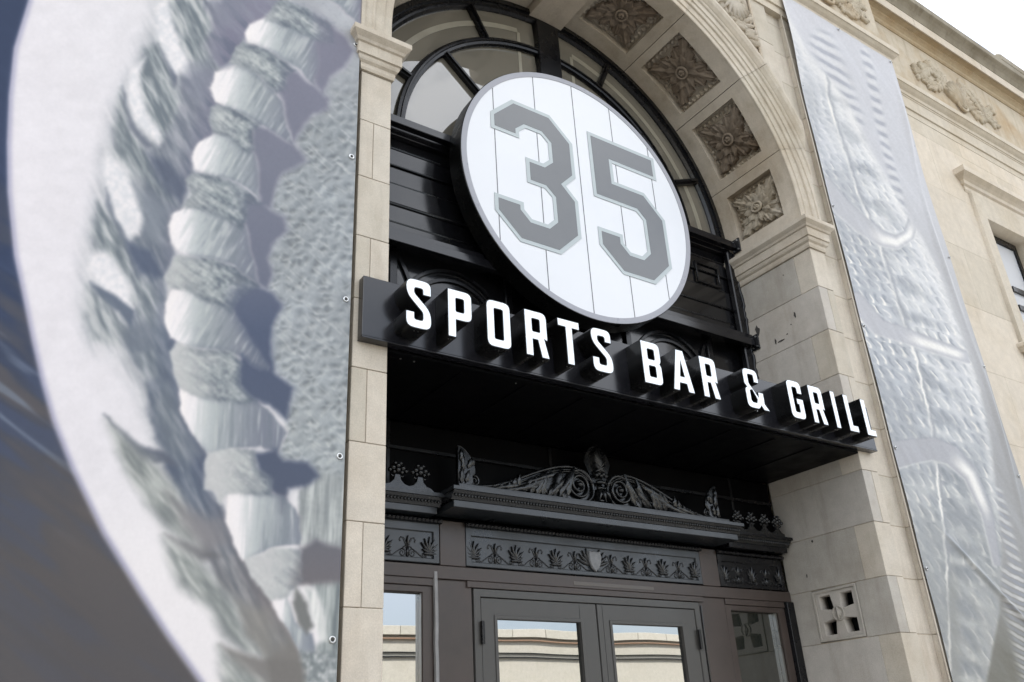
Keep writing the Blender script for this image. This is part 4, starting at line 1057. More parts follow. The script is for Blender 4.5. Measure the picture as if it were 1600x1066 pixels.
# ================================================================== printed banners
def vnoise(x, y, seed=0):
    """smooth value noise on arrays, 0..1"""
    g = np.random.default_rng(seed).random((256, 256))
    xi, yi = np.floor(x).astype(int), np.floor(y).astype(int); fx, fy = x - xi, y - yi
    fx = fx * fx * (3 - 2 * fx); fy = fy * fy * (3 - 2 * fy)
    a = g[xi % 256, yi % 256]; b = g[(xi + 1) % 256, yi % 256]; c = g[xi % 256, (yi + 1) % 256]; d_ = g[(xi + 1) % 256, (yi + 1) % 256]
    return (a * (1 - fx) + b * fx) * (1 - fy) + (c * (1 - fx) + d_ * fx) * fy
def fbm(x, y, seed=0, o=4):
    s = 0; a = .5; t = 0
    for k in range(o): s = s + a * vnoise(x * 2 ** k, y * 2 ** k, seed + k); t += a; a *= .55
    return s / t
def worley(x, y, seed=0, jit=.75):
    rg = np.random.default_rng(seed); gx, gy = rg.random((128, 128)), rg.random((128, 128))
    xi, yi = np.floor(x).astype(int), np.floor(y).astype(int)
    d1 = np.full(x.shape, 9.); d2 = np.full(x.shape, 9.); ox = np.zeros(x.shape); oy = np.zeros(x.shape)
    for i in (-1, 0, 1):
        for j in (-1, 0, 1):
            cx = xi + i + gx[(xi + i) % 128, (yi + j) % 128] * jit + (1 - jit) / 2; cy = yi + j + gy[(xi + i) % 128, (yi + j) % 128] * jit + (1 - jit) / 2
            dd = np.hypot(cx - x, cy - y); m = dd < d1
            d2 = np.where(m, d1, np.minimum(d2, dd)); ox = np.where(m, x - cx, ox); oy = np.where(m, y - cy, oy); d1 = np.where(m, dd, d1)
    return d1, d2, ox, oy
def sstep(a, b, x):
    t = np.clip((x - a) / (b - a), 0, 1); return t * t * (3 - 2 * t)
def sdf(px, py, poly):
    """signed distance, negative inside"""
    d = np.full(px.shape, 1e9); ins = np.zeros(px.shape, bool); N = len(poly)
    for i in range(N):
        ax, ay = poly[i]; bx_, by = poly[(i + 1) % N]; ex, ey = bx_ - ax, by - ay
        t = np.clip(((px - ax) * ex + (py - ay) * ey) / max(1e-9, ex * ex + ey * ey), 0, 1)
        d = np.minimum(d, np.hypot(px - ax - t * ex, py - ay - t * ey))
        if ay != by:
            c = (ay > py) != (by > py); ins ^= c & (px < (bx_ - ax) * (py - ay) / (by - ay) + ax)
    return np.where(ins, -d, d)
def over(col, c, m): 
    return col + (np.asarray(c, float) - col) * m[..., None]
def lin(c): c = np.clip(c, 0, 255) / 255.; return np.where(c <= 0.04045, c / 12.92, ((c + .055) / 1.055) ** 2.4)

# The prints are drawn in a sheet system laid on the banner cloth (u right, v down); UV maps cloth metres to it.
def to_sheet(X, Z, Yb):
    P = np.stack([X - CAM.x, np.full_like(X, Yb - CAM.y), Z - CAM.z], -1)
    a = P @ np.array(CR); b = P @ np.array(CU); c = P @ np.array(CF)
    return 800 + FPX * a / c, 533 - FPX * b / c

def paint_baseball(px, py):
    n1 = fbm(px / 60, py / 60, 1); n2 = fbm(px / 14, py / 14, 5)
    # dark ground with slanting wrinkle reflections painted in as soft streaks
    t = sstep(380, 900, py + 0.35 * px)
    col = (np.array([52, 66, 98.]) * (1 - t[..., None]) + np.array([88, 87, 92.]) * t[..., None])
    sx = px * 0.60 - py * 0.80; sy = px * 0.80 + py * 0.60
    stn = fbm(sx / 34, sy / 170, 11, 3)
    band = np.exp(-((py - 560 - 0.2 * px) / 260.) ** 2)
    col = over(col, (70, 84, 118), sstep(.50, .66, stn) * .5 * (band + .25).clip(0, 1)); col = over(col, (108, 100, 96), sstep(.46, .70, 1 - stn) * .5 * band)
    stn2 = fbm(sx / 13, sy / 150, 17, 2); col = over(col, (128, 142, 166), sstep(.66, .8, stn2) * .6 * np.exp(-((py - 640) / 130.) ** 2) * sstep(190, 60, px))
    col = over(col, (84, 84, 90), sstep(.64, .78, 1 - stn2) * .5 * sstep(560, 700, py) * sstep(200, 90, px))
    # the white ball
    edge = [(60, -420), (62, -250), (56, -100), (45, 0), (22, 75), (14, 150), (11, 225), (12, 300), (22, 400), (38, 475), (50, 533), (65, 598), (82, 658), (112, 733), (160, 833), (215, 923), (260, 993), (310, 1063), (400, 1190), (520, 1350), (700, 1500), (1200, 1600), (1200, -420)]
    d = sdf(px, py, edge); soft = 3 + 5 * sstep(300, 1000, py)
    g = sstep(-10, 520, px); ball = np.array([234, 234, 247.]) * (1 - g[..., None]) + np.array([220, 223, 234.]) * g[..., None]
    tx = fbm((px + py * .3) / 26, py / 15, 3, 3); ball = ball * (1 + (tx[..., None] - .5) * .05)
    ball = over(ball, (240, 240, 250), sstep(700, 900, py) * .8)
    m = sstep(soft, -soft, d); col = over(col, ball, m)
    col = over(col, (150, 152, 190), np.exp(-((d + 3) / 5.) ** 2) * .55)
    wx = px + (n1 - .5) * 10 + (n2 - .5) * 4.5; wy = py + (fbm(px / 55, py / 55, 19) - .5) * 10 + (fbm(px / 15, py / 15, 9) - .5) * 4.5
    def P(poly, c, soft=4, amt=1.0, w=True):
        nonlocal col
        pa = np.array(poly, float); x0, y0 = pa.min(0) - 25; x1, y1 = pa.max(0) + 25
        r0 = np.where((py.max(1) > y0) & (py.min(1) < y1))[0]
        if len(r0) == 0: return
        sl = slice(r0[0], r0[-1] + 1); X_, Y_ = (wx, wy) if w else (px, py)
        m = sstep(soft, -soft, sdf(X_[sl], Y_[sl], poly)) * (amt if np.isscalar(amt) else amt[sl])
        cc = np.asarray(c, float); cc = cc[sl] if cc.ndim == 3 else cc
        col[sl] = col[sl] + (cc - col[sl]) * m[..., None]
    def shade(*st):   # st: (value, colour) on a field t
        t_, stops = st[0], st[1:]
        v = [q[0] for q in stops]; return np.stack([np.interp(t_, v, [q[1][k] for q in stops]) for k in range(3)], -1)
    def grain(dx, dy, w_, l_, sd): return fbm((px * dy - py * dx) / w_ + 90, (px * dx + py * dy) / l_ + 90, sd, 3)
    fA = grain(-.50, .86, 4.5, 34, 21); fV = grain(-.06, 1.0, 6.0, 70, 23); fC = fbm(px / 6., py / 6., 27, 3); fD = grain(.75, .66, 4.0, 26, 29)
    # pebbled leather
    lx = px + (n1 - .5) * 30 + (n2 - .5) * 9; ly = py + (fbm(px / 22, py / 22, 37) - .5) * 22
    d1, d2, _, _ = worley((lx + py * .3) / 15.5, (ly - px * .2) / 12.5, 3)
    base = shade(py + 0 * px, (-60, (178, 183, 198)), (60, (174, 180, 192)), (200, (158, 167, 178)), (520, (165, 174, 185)), (900, (172, 182, 190)))
    base = base * (1 + (n1[..., None] - .5) * .22); k = sstep(70, 200, py)
    e1, e2, ox, oy = worley((lx + py * .3) / 19., (ly - px * .2) / 14.5, 3); f1, f2, px2, py2 = worley((lx - py * .2) / 9.5, ly / 8.0, 8)
    pit = np.exp(-(e1 / .36) ** 2); emb = (ox * .7 + oy * .9) / .36 * pit + .28 * (px2 * .7 + py2 * .9) / .4 * np.exp(-(f1 / .4) ** 2)
    lea = base * (1 - .13 * (pit * sstep(.3, .6, n2) * k)[..., None]) + np.array([44, 43, 41.]) * (emb * k)[..., None]
    lea = over(lea, (214, 219, 225), sstep(.60, .76, fD) * .35 * k); lea = over(lea, (142, 151, 164), sstep(.42, .28, fC) * .25)
    P([(900, -400), (470, -400), (450, -40), (452, 6), (488, 20), (517, 39), (541, 63), (551, 84), (537, 108), (512, 125), (505, 146), (512, 160), (488, 178), (472, 195), (462, 222), (476, 251), (441, 269), (429, 294), (424, 331), (444, 342), (448, 364), (424, 386), (417, 406), (422, 430), (416, 448), (441, 477), (441, 482), (424, 512), (424, 548), (429, 578), (459, 606), (451, 631), (446, 651), (444, 680), (434, 704), (444, 719), (482, 726), (495, 748), (476, 762), (466, 775), (464, 850), (492, 846), (528, 858), (560, 870), (900, 1000)], lea, 7)
    P([(466, 769), (500, 740), (560, 745), (560, 860), (528, 856), (495, 848), (469, 855), (464, 812)], shade(fV, (.3, (140, 148, 156)), (.55, (172, 180, 186)), (.75, (205, 212, 218))), 7, .85)
    P([(480, 905), (560, 900), (640, 1200), (520, 1200), (476, 1100), (474, 1020), (508, 1000), (500, 940)], shade(fV, (.3, (118, 128, 136)), (.6, (160, 170, 176)), (.8, (190, 198, 204))), 8)
    # the deep channel between the two rows of lacing
    L = [(290, -260), (300, -100), (317, 0), (327, 22), (332, 44), (320, 60), (333, 95), (300, 118), (284, 124), (276, 161), (262, 202), (245, 226), (228, 238), (236, 262), (224, 290), (222, 340), (218, 364), (200, 374), (200, 400), (205, 430), (211, 480), (205, 511), (192, 524), (208, 565), (228, 589), (232, 636), (245, 684), (262, 711), (255, 730), (278, 762), (297, 808), (320, 860), (343, 911), (369, 947), (382, 989), (414, 1028), (430, 1100), (540, 1300)]
    Rr = [(640, -260), (480, -60), (440, 0), (413, 27), (386, 50), (381, 65), (365, 98), (338, 112), (331, 137), (341, 163), (328, 190), (333, 212), (300, 244), (300, 269), (290, 284), (284, 325), (264, 355), (272, 401), (257, 433), (262, 490), (278, 535), (268, 551), (284, 610), (284, 639), (326, 708), (322, 765), (345, 790), (354, 814), (381, 874), (426, 934), (471, 1019), (500, 1100), (640, 1300)]
    dc = shade(py + 0 * px, (-50, (140, 142, 164)), (60, (126, 128, 152)), (260, (118, 124, 146)), (420, (104, 112, 136)), (520, (84, 96, 124)), (760, (84, 94, 118)), (850, (110, 112, 124)), (930, (116, 114, 122)), (1010, (128, 128, 130)), (1200, (124, 124, 126)))
    gl0 = shade(grain(.55, .83, 7, 50, 58), (.30, (140, 148, 160)), (.5, (176, 182, 192)), (.72, (212, 215, 224)))
    st_ = grain(.72, .69, 9, 60, 39); dcs = over(dc, (150, 156, 174), sstep(.56, .74, st_) * .45 * sstep(560, 420, py)); dcs = over(dcs, (84, 96, 120), sstep(.46, .3, st_) * .4 * sstep(520, 400, py))
    P(L + Rr[::-1], gl0, 26, .55); P(L + Rr[::-1], dcs, 7)
    P([(262, 720), (300, 700), (330, 790), (355, 860), (340, 850), (310, 800)], (74, 88, 118), 16, .5)
    P([(232, 640), (262, 600), (300, 680), (322, 712), (290, 730), (255, 705)], (110, 120, 138), 14, .8)
    # left row: bright crescents, fuzzy grey flanks, crisp slanting creases
    gl = shade(grain(.45, .89, 7, 40, 51), (.30, (114, 125, 138)), (.5, (150, 160, 170)), (.72, (192, 198, 207)))
    gl2 = shade(grain(.60, .80, 9, 50, 53), (.30, (128, 136, 142)), (.5, (152, 160, 164)), (.75, (188, 194, 198)))
    wh = shade(fbm(px / 7, py / 7, 55, 3), (.3, (222, 226, 238)), (.7, (240, 240, 250)))
    mid_ = lambda a_, b_, t_: None
    row = [(300, -200), (262, -60), (236, 40), (205, 110), (180, 160), (166, 230), (150, 310), (132, 390), (126, 470), (140, 540), (186, 560), (230, 640), (262, 720), (330, 880), (400, 1020), (440, 1000), (360, 850), (300, 720), (270, 560), (262, 400), (290, 250), (330, 120), (340, 0), (400, -200)]
    P(row, gl, 26, .55)
    for dx_, dy_ in ((48, -118), (0, 0)):
        o_ = lambda pl: [(x + dx_, y + dy_) for x, y in pl]
        P(o_([(262, 0), (317, 0), (332, 44), (317, 73), (345, 110), (298, 104), (280, 70), (266, 27)]), gl, 9)
        P(o_([(244, 7), (243, 37), (244, 63), (256, 95), (273, 124), (283, 115), (296, 122), (300, 98), (282, 66), (270, 30), (262, -8)]), wh, 8)
        P(o_([(298, 100), (330, 92), (338, 118), (330, 150), (296, 160), (280, 130)]), (132, 138, 158), 12, .6)
        P(o_([(244, 68), (263, 98), (277, 124), (273, 141), (256, 110)]), (104, 112, 134), 4)
    P([(222, 76), (244, 68), (264, 107), (278, 161), (264, 202), (247, 222), (228, 178), (214, 141)], gl, 9)
    P([(206, 110), (198, 135), (199, 158), (211, 188), (235, 219), (247, 229), (251, 211), (232, 178), (220, 148), (216, 121), (225, 90)], wh, 7)
    P([(190, 134), (198, 171), (225, 215), (238, 231), (226, 237), (205, 205), (193, 170)], (110, 118, 138), 5, .9)
    P([(187, 140), (178, 202), (188, 249), (218, 276), (249, 306), (280, 325), (262, 290), (242, 262), (225, 235), (203, 200), (194, 165)], gl, 10)
    P([(228, 240), (262, 250), (290, 285), (283, 322), (258, 306), (238, 276)], (88, 98, 122), 10, .75)
    P([(168, 240), (160, 262), (161, 290), (174, 337), (198, 374), (218, 364), (224, 340), (208, 296), (188, 259)], wh, 8)
    P([(208, 290), (240, 310), (262, 330), (250, 380), (226, 372), (224, 335)], (132, 142, 158), 12, .8)
    P([(163, 296), (181, 345), (197, 374), (208, 398), (196, 396), (178, 360), (164, 322)], (112, 122, 142), 5, .85)
    P([(152, 316), (146, 350), (146, 385), (168, 418), (205, 430), (203, 405), (191, 381), (170, 335)], gl, 10)
    P([(196, 378), (238, 392), (252, 430), (228, 440), (208, 410)], (86, 98, 124), 8, .85)
    P([(136, 400), (135, 420), (146, 440), (184, 474), (213, 490), (222, 470), (205, 445), (180, 412), (160, 396)], wh, 9)
    P([(205, 430), (232, 430), (246, 470), (240, 510), (222, 505), (206, 470)], gl, 11, .75)
    P([(141, 440), (168, 455), (213, 489), (208, 513), (180, 487), (152, 462)], (96, 108, 130), 5, .9)
    P([(137, 447), (131, 498), (145, 532), (188, 540), (200, 520), (172, 480), (150, 458)], gl, 12, .9)
    P([(186, 520), (236, 500), (240, 545), (214, 556), (198, 545)], (120, 130, 146), 10, .7)
    P([(205, 556), (240, 548), (248, 590), (232, 596)], gl, 6, .55)
    P([(163, 650), (188, 671), (218, 692), (259, 709), (280, 728), (240, 722), (195, 692)], (98, 106, 124), 6, .95)
    P([(168, 660), (205, 690), (238, 716), (262, 745), (280, 764), (298, 808), (322, 862), (284, 848), (252, 817), (229, 785), (200, 742), (180, 704)], gl2, 14)
    P([(262, 770), (300, 800), (345, 815), (352, 850), (322, 862), (290, 830)], (136, 136, 144), 14, .75)
    P([(258, 835), (285, 846), (322, 860), (345, 868), (312, 878), (280, 862)], (110, 112, 120), 8, .85)
    P([(255, 838), (280, 853), (312, 876), (345, 911), (371, 947), (384, 989), (416, 1028), (375, 1019), (345, 990), (326, 950), (278, 915), (262, 872)], gl2, 15)
    P([(372, 940), (424, 955), (428, 1000), (416, 1026), (386, 990)], (142, 142, 142), 14, .7)
    P([(340, 1004), (375, 1020), (412, 1030), (480, 1034), (500, 1200), (420, 1200), (370, 1060)], (122, 122, 124), 8, .9)
    P([(338, 1008), (362, 1030), (408, 1064), (470, 1160), (520, 1260), (420, 1230), (350, 1080)], gl2, 15)
    # right row: each turn = fuzzy twist, bright lobe, dark hollow
    T_ = [  # tip, lobe, twist, hollow
     ((383, 52), [(413, 27), (390, 37), (382, 51), (388, 67), (405, 73), (424, 80), (446, 94), (468, 107), (493, 134), (498, 98), (493, 61), (468, 44), (434, 30)],
      [(440, -8), (452, 3), (488, 20), (517, 39), (522, 70), (500, 66), (470, 52), (440, 40), (414, 28), (425, 8)],
      [(490, 22), (517, 39), (541, 63), (551, 82), (537, 105), (515, 122), (505, 146), (494, 134), (489, 98), (485, 73), (499, 52)]),
     ((330, 138), [(378, 102), (356, 110), (337, 112), (329, 137), (337, 159), (356, 171), (385, 182), (415, 198), (439, 215), (461, 232), (448, 200), (441, 159), (427, 139), (400, 113)],
      [(380, 65), (368, 73), (361, 98), (380, 106), (407, 119), (434, 146), (446, 139), (450, 119), (466, 112), (444, 94), (420, 80), (400, 71)],
      [(449, 108), (468, 115), (493, 137), (512, 154), (510, 168), (488, 176), (473, 193), (460, 224), (448, 195), (442, 156), (436, 141), (448, 127)]),
     ((298, 242), [(332, 210), (305, 227), (298, 244), (302, 262), (327, 273), (356, 281), (385, 294), (404, 310), (404, 272), (397, 240), (385, 232), (356, 210)],
      [(341, 163), (329, 171), (325, 190), (330, 208), (356, 217), (385, 241), (398, 236), (396, 207), (410, 195), (385, 182), (361, 171)],
      [(397, 199), (420, 202), (444, 220), (468, 234), (476, 251), (463, 260), (441, 269), (429, 294), (423, 325), (410, 322), (403, 301), (403, 264), (396, 236)]),
     ((262, 358), [(296, 320), (271, 335), (262, 355), (266, 379), (280, 396), (302, 402), (332, 408), (366, 416), (402, 444), (394, 408), (387, 377), (382, 355), (350, 330), (322, 320)],
      [(298, 269), (286, 282), (296, 303), (284, 325), (317, 330), (346, 340), (376, 364), (386, 347), (388, 323), (410, 320), (385, 299), (351, 279), (317, 269)],
      [(386, 314), (410, 318), (424, 331), (444, 342), (448, 364), (424, 386), (417, 406), (422, 430), (416, 449), (402, 442), (393, 408), (386, 372), (382, 347)]),
     ((259, 492), [(268, 453), (260, 474), (258, 504), (267, 529), (285, 537), (305, 543), (327, 546), (356, 551), (380, 560), (407, 580), (424, 589), (421, 573), (397, 541), (373, 504), (362, 484), (324, 464), (293, 450)],
      [(271, 401), (266, 420), (253, 433), (264, 452), (298, 457), (327, 474), (358, 488), (380, 462), (404, 447), (371, 420), (332, 408), (298, 402)],
      [(360, 450), (402, 447), (424, 457), (441, 477), (441, 484), (424, 512), (424, 548), (430, 578), (424, 589), (402, 563), (380, 529), (366, 497), (352, 478)]),
     ((281, 640), [(282, 605), (281, 639), (295, 668), (310, 692), (324, 710), (371, 701), (407, 697), (434, 706), (446, 675), (422, 646), (402, 626), (346, 621), (310, 615)],
      [(278, 535), (265, 551), (269, 578), (281, 604), (310, 620), (346, 628), (380, 630), (402, 626), (374, 600), (380, 570), (363, 551), (317, 546)],
      [(378, 555), (407, 578), (427, 582), (459, 606), (451, 631), (446, 655), (420, 633), (395, 623), (372, 598)]),
     ((352, 812), [(356, 770), (351, 814), (361, 850), (379, 876), (408, 863), (440, 855), (468, 852), (468, 811), (442, 775), (395, 765)],
      [(326, 707), (319, 729), (319, 765), (338, 773), (343, 790), (354, 772), (382, 770), (423, 774), (427, 749), (402, 730), (398, 703), (360, 700)],
      [(397, 709), (432, 702), (444, 719), (482, 724), (497, 746), (476, 762), (449, 764), (438, 800), (430, 774), (408, 741)]),
     ((424, 950), [(426, 930), (440, 973), (469, 1021), (494, 1022), (488, 993), (460, 973), (449, 928)],
      [(381, 873), (394, 902), (424, 936), (449, 932), (472, 906), (468, 861), (427, 858)],
      [(471, 858), (492, 846), (530, 858), (560, 862), (560, 905), (530, 908), (502, 910), (473, 914), (455, 914)])]
    ft = [(T_[0][0][0] + 66, T_[0][0][1] - 96)] + [[(x + 66, y - 96) for x, y in q] for q in T_[0][1:]]; T_ = [tuple(ft)] + T_
    for i, (tip, lobe, twist, hol) in enumerate(T_):
        f = fA if i < 6 else fV
        t_ = ((px - tip[0]) + (py - tip[1]) * .12) / (1.0 if i != 8 else .6) + (f - .5) * 34
        lc = shade(t_, (0, (246, 245, 253)), (22, (240, 240, 250)), (42, (200, 208, 217)), (66, (168, 178, 188)), (96, (148, 157, 171)), (132, (126, 134, 153)))
        lc = over(lc, (216, 223, 228), sstep(.52, .78, f) * sstep(20, 50, t_) * .5); lc = over(lc, (118, 129, 144), sstep(.48, .26, f) * sstep(24, 60, t_) * .5)
        # round the lobe: darker where it turns under at its lower edge
        dl = sdf(wx, wy, lobe) if True else 0
        lc = over(lc, (128, 138, 156), sstep(-9, 0, dl) * .35 * sstep(20, 60, t_))
        tt = (px - tip[0]) * .9 + (fC - .5) * 60
        tw = shade(tt, (-10, (196, 200, 208)), (30, (172, 180, 188)), (80, (144, 156, 166)), (125, (112, 124, 142)))
        fq = fC * .5 + grain(.8, .6, 5, 20, 57) * .5; tw = over(tw, (212, 218, 224), sstep(.48, .74, fq) * .6); tw = over(tw, (92, 102, 120), sstep(.54, .30, fq) * sstep(-10, 60, tt) * .7)
        hcol = over(dc, (128, 132, 150), 0.35 * np.ones_like(px)) if i < 5 else dc
        P(hol, hcol, 6); P(lobe, (196, 186, 198), 7, .5); P(lobe, lc, 3.2)
        dtw = sdf(wx, wy, twist); tw = over(tw, (84, 94, 114), np.exp(-((dtw + 3) / 6.) ** 2) * .28 * sstep(10, 50, tt)); tw = over(tw, (206, 210, 216), np.exp(-((dtw + 16) / 8.) ** 2) * .18)
        P(twist, (92, 102, 122), 10, .45 * sstep(0, 50, tt)); P(twist, tw, 4)
        P(hol, hcol, 12, .6)
        seam = [(x, y) for x, y in twist]
    P([(462, 917), (478, 941), (490, 980), (479, 993), (464, 973), (457, 941)], (122, 126, 130), 5)
    P([(475, 918), (492, 926), (508, 973), (512, 1004), (500, 1000), (486, 960)], shade(fV, (.3, (190, 198, 204)), (.7, (232, 236, 242))), 6)
    P([(470, 1018), (530, 1022), (560, 1200), (500, 1240), (478, 1100)], shade(fC, (.3, (124, 134, 142)), (.6, (166, 174, 182)), (.8, (196, 202, 210))), 8)
    col = col * (1 + (fbm(px / 2.2, py / 2.2, 31, 2)[..., None] - .5) * .045)
    return col

def paint_basketball(px, py):
    n1 = fbm(px / 40, py / 60, 41); n2 = fbm(px / 9, py / 12, 43)
    t = sstep(100, 1000, py)[..., None]
    bg = np.array([205, 209, 222.]) * (1 - t) + np.array([152, 154, 158.]) * t
    bg = over(bg, (116, 117, 112), sstep(860, 1060, py) * sstep(1500, 1560, px))
    col = bg * (1 + (n1[..., None] - .5) * .05)
    rip = np.sin((py * .88 - px * .48) / 2.1 + n1 * 4)
    for (x0, y0, x1, y1, wd) in ((1345, 85, 1432, 420, 10), (1278, 70, 1330, 190, 26), (1556, 770, 1600, 940, 14), (1575, 900, 1610, 1060, 26)):
        tt = np.clip(((px - x0) * (x1 - x0) + (py - y0) * (y1 - y0)) / ((x1 - x0) ** 2 + (y1 - y0) ** 2), 0, 1)
        dd = np.hypot(px - x0 - tt * (x1 - x0), py - y0 - tt * (y1 - y0))
        col = over(col, (150, 156, 172), sstep(wd, wd * .3, dd) * sstep(0, .8, rip) * .65); col = over(col, (226, 230, 238), sstep(wd, wd * .3, dd) * sstep(0, .9, -rip) * .6)
    ball = [(1160, -200), (1225, 30), (1262, 92), (1320, 158), (1375, 262), (1412, 330), (1440, 372), (1468, 430), (1500, 520), (1530, 610), (1548, 700), (1558, 790), (1565, 870), (1560, 960), (1542, 1060), (1520, 1180), (1480, 1400), (1100, 1400), (1100, -200)]
    dbl = sdf(px, py, ball)
    lift = sstep(-160, 0, dbl)
    surf = np.array([180, 188, 202.]) + (np.array([214, 219, 230.]) - np.array([180, 188, 202.])) * (lift * sstep(900, 500, py))[..., None]
    surf = over(surf, (180, 186, 190), sstep(600, 1000, py) * .8)
    sc = 1.0 + (py - 200) / 1500.
    wx, wy = px + (n1 - .5) * 14, py + (n2 - .5) * 2
    g_ = sstep(100, 420, py); rowy = (wy - wx * .25) / (14.0 * sc); d1, d2, ox, oy = worley((wx + (wy - 300) * .05) / (11.5 * sc) + .5 * (np.floor(rowy) % 2), rowy, 51, .30)
    un = d1 + 1e-6; dirc = (ox * .93 + oy * .36) / un
    arc_ = np.exp(-((d1 - .36) / .10) ** 2) * sstep(.1, .85, dirc); sh_ = np.exp(-((d1 - .36) / .14) ** 2) * sstep(.1, .85, -dirc); core = np.exp(-(d1 / .22) ** 2)
    flare = .55 + .45 * sstep(.40, .62, n1); gg = (.30 + .70 * g_) * flare
    surf = over(surf, (132, 141, 156), sh_ * gg * .8); surf = over(surf, (150, 158, 171), core * gg * .35); surf = over(surf, (253, 254, 255), arc_ * gg * 1.0)
    surf = over(surf, (148, 153, 158), sstep(560, 1000, py) * .55)
    # rippled shading of the cloth print around the middle seam
    mid = lambda y: np.interp(y, [-100, 150, 300, 390, 470, 560, 650, 720, 800, 880, 1000, 1200], [1245, 1290, 1338, 1374, 1400, 1430, 1450, 1460, 1470, 1478, 1482, 1486])
    mx_ = px - mid(py)
    rp = np.sin((py * 1.0 - px * .45) / 7.5 + n1 * 6)
    amp = np.exp(-((mx_ - 24) / 26.) ** 2)
    surf = over(surf, (132, 140, 152), amp * sstep(-.2, 1.1, rp) * .55); surf = over(surf, (240, 244, 248), amp * sstep(0, 1.1, -rp) * .35)
    big = fbm(px / 60 + 7, py / 110 + 7, 47, 2); surf = over(surf, (150, 156, 166), sstep(.52, .36, big) * .30); surf = over(surf, (232, 235, 241), sstep(.55, .72, big) * .25)
    col = over(col, surf, sstep(4, -4, dbl)); col = over(col, (240, 242, 248), np.exp(-((dbl + 5) / 6.) ** 2) * .55 * sstep(1000, 500, py))
    inb = sstep(2, -2, dbl)
    # centre seam
    col = over(col, (150, 156, 168), np.exp(-((mx_ + (n2 - .5) * 5 - 4) / 3.0) ** 2) * .6 * inb); col = over(col, (244, 246, 249), np.exp(-((mx_ + (n2 - .5) * 5) / 2.2) ** 2) * (.45 + .6 * sstep(.4, .6, n1)) * inb)
    lowseam = np.exp(-((mx_ - 8) / 11.) ** 2) * sstep(860, 930, py); col = over(col, (150, 154, 156), lowseam * .75)
    # channel seams across
    def channel(pts, wd, gA, hl):
        nonlocal col
        dmin = np.full(px.shape, 1e9); tt_ = np.zeros(px.shape); sgn = np.zeros(px.shape); acc = 0; Ls = [math.dist(a, b) for a, b in zip(pts[:-1], pts[1:])]; tot = sum(Ls)
        for (a, b), l_ in zip(zip(pts[:-1], pts[1:]), Ls):
            ex, ey = b[0] - a[0], b[1] - a[1]; q = np.clip(((px - a[0]) * ex + (py - a[1]) * ey) / (l_ * l_), 0, 1)
            dd = np.hypot(px - a[0] - q * ex, py - a[1] - q * ey); m_ = dd < dmin
            tt_ = np.where(m_, (acc + q * l_) / tot, tt_); sgn = np.where(m_, np.sign(ex * (py - a[1]) - ey * (px - a[0])), sgn); dmin = np.minimum(dmin, dd); acc += l_
        w_ = np.interp(tt_, [0, .5, 1], wd); mk = sstep(w_ + 2, w_ - 2, dmin)
        c = np.array(gA) + (np.array([246, 248, 252.]) - np.array(gA)) * (sstep(hl[0], hl[1], tt_) * sstep(hl[3], hl[2], tt_) * sstep(.9, .1, dmin / w_))[..., None]
        col = over(col, c, mk * inb); col = over(col, (150, 156, 168), np.exp(-((dmin - w_) / 2.) ** 2) * .3 * inb * (sgn < 0)); col = over(col, (244, 247, 250), np.exp(-((dmin - w_) / 1.8) ** 2) * .3 * inb * (sgn > 0))
    channel([(1285, 290), (1315, 325), (1345, 352), (1378, 374), (1400, 380), (1420, 368), (1428, 340)], [14, 13, 8], (190, 194, 206), (.45, .7, .85, 1.0))
    channel([(1335, 470), (1372, 512), (1410, 524), (1450, 538), (1512, 560)], [13, 12, 9], (188, 192, 205), (.45, .65, .9, 1.0))
    channel([(1395, 712), (1425, 706), (1455, 702), (1485, 712), (1515, 742), (1540, 800), (1556, 880)], [22, 12, 6], (176, 180, 192), (.3, .45, .62, .8))
    return col * (1 + (fbm(px / 2.0, py / 2.0, 61, 2)[..., None] - .5) * .05)

def banner_mat(name, rough, spec, metal=0.0):
    m, t, b = newmat(name)
    a = node(t, 'ShaderNodeAttribute', _attribute_name='print'); t.links.new(a.outputs['Color'], b.inputs['Base Color'])
    g = node(t, 'ShaderNodeNewGeometry'); n = node(t, 'ShaderNodeTexNoise', Scale=700.0, Detail=1.0); t.links.new(g.outputs['Position'], n.inputs['Vector'])
    bp = node(t, 'ShaderNodeBump', Strength=0.06, Distance=0.001); t.links.new(n.outputs['Fac'], bp.inputs['Height']); t.links.new(bp.outputs[0], b.inputs['Normal'])
    b.inputs['Roughness'].default_value = rough; b.inputs['Specular IOR Level'].default_value = spec; b.inputs['Metallic'].default_value = metal
    return m

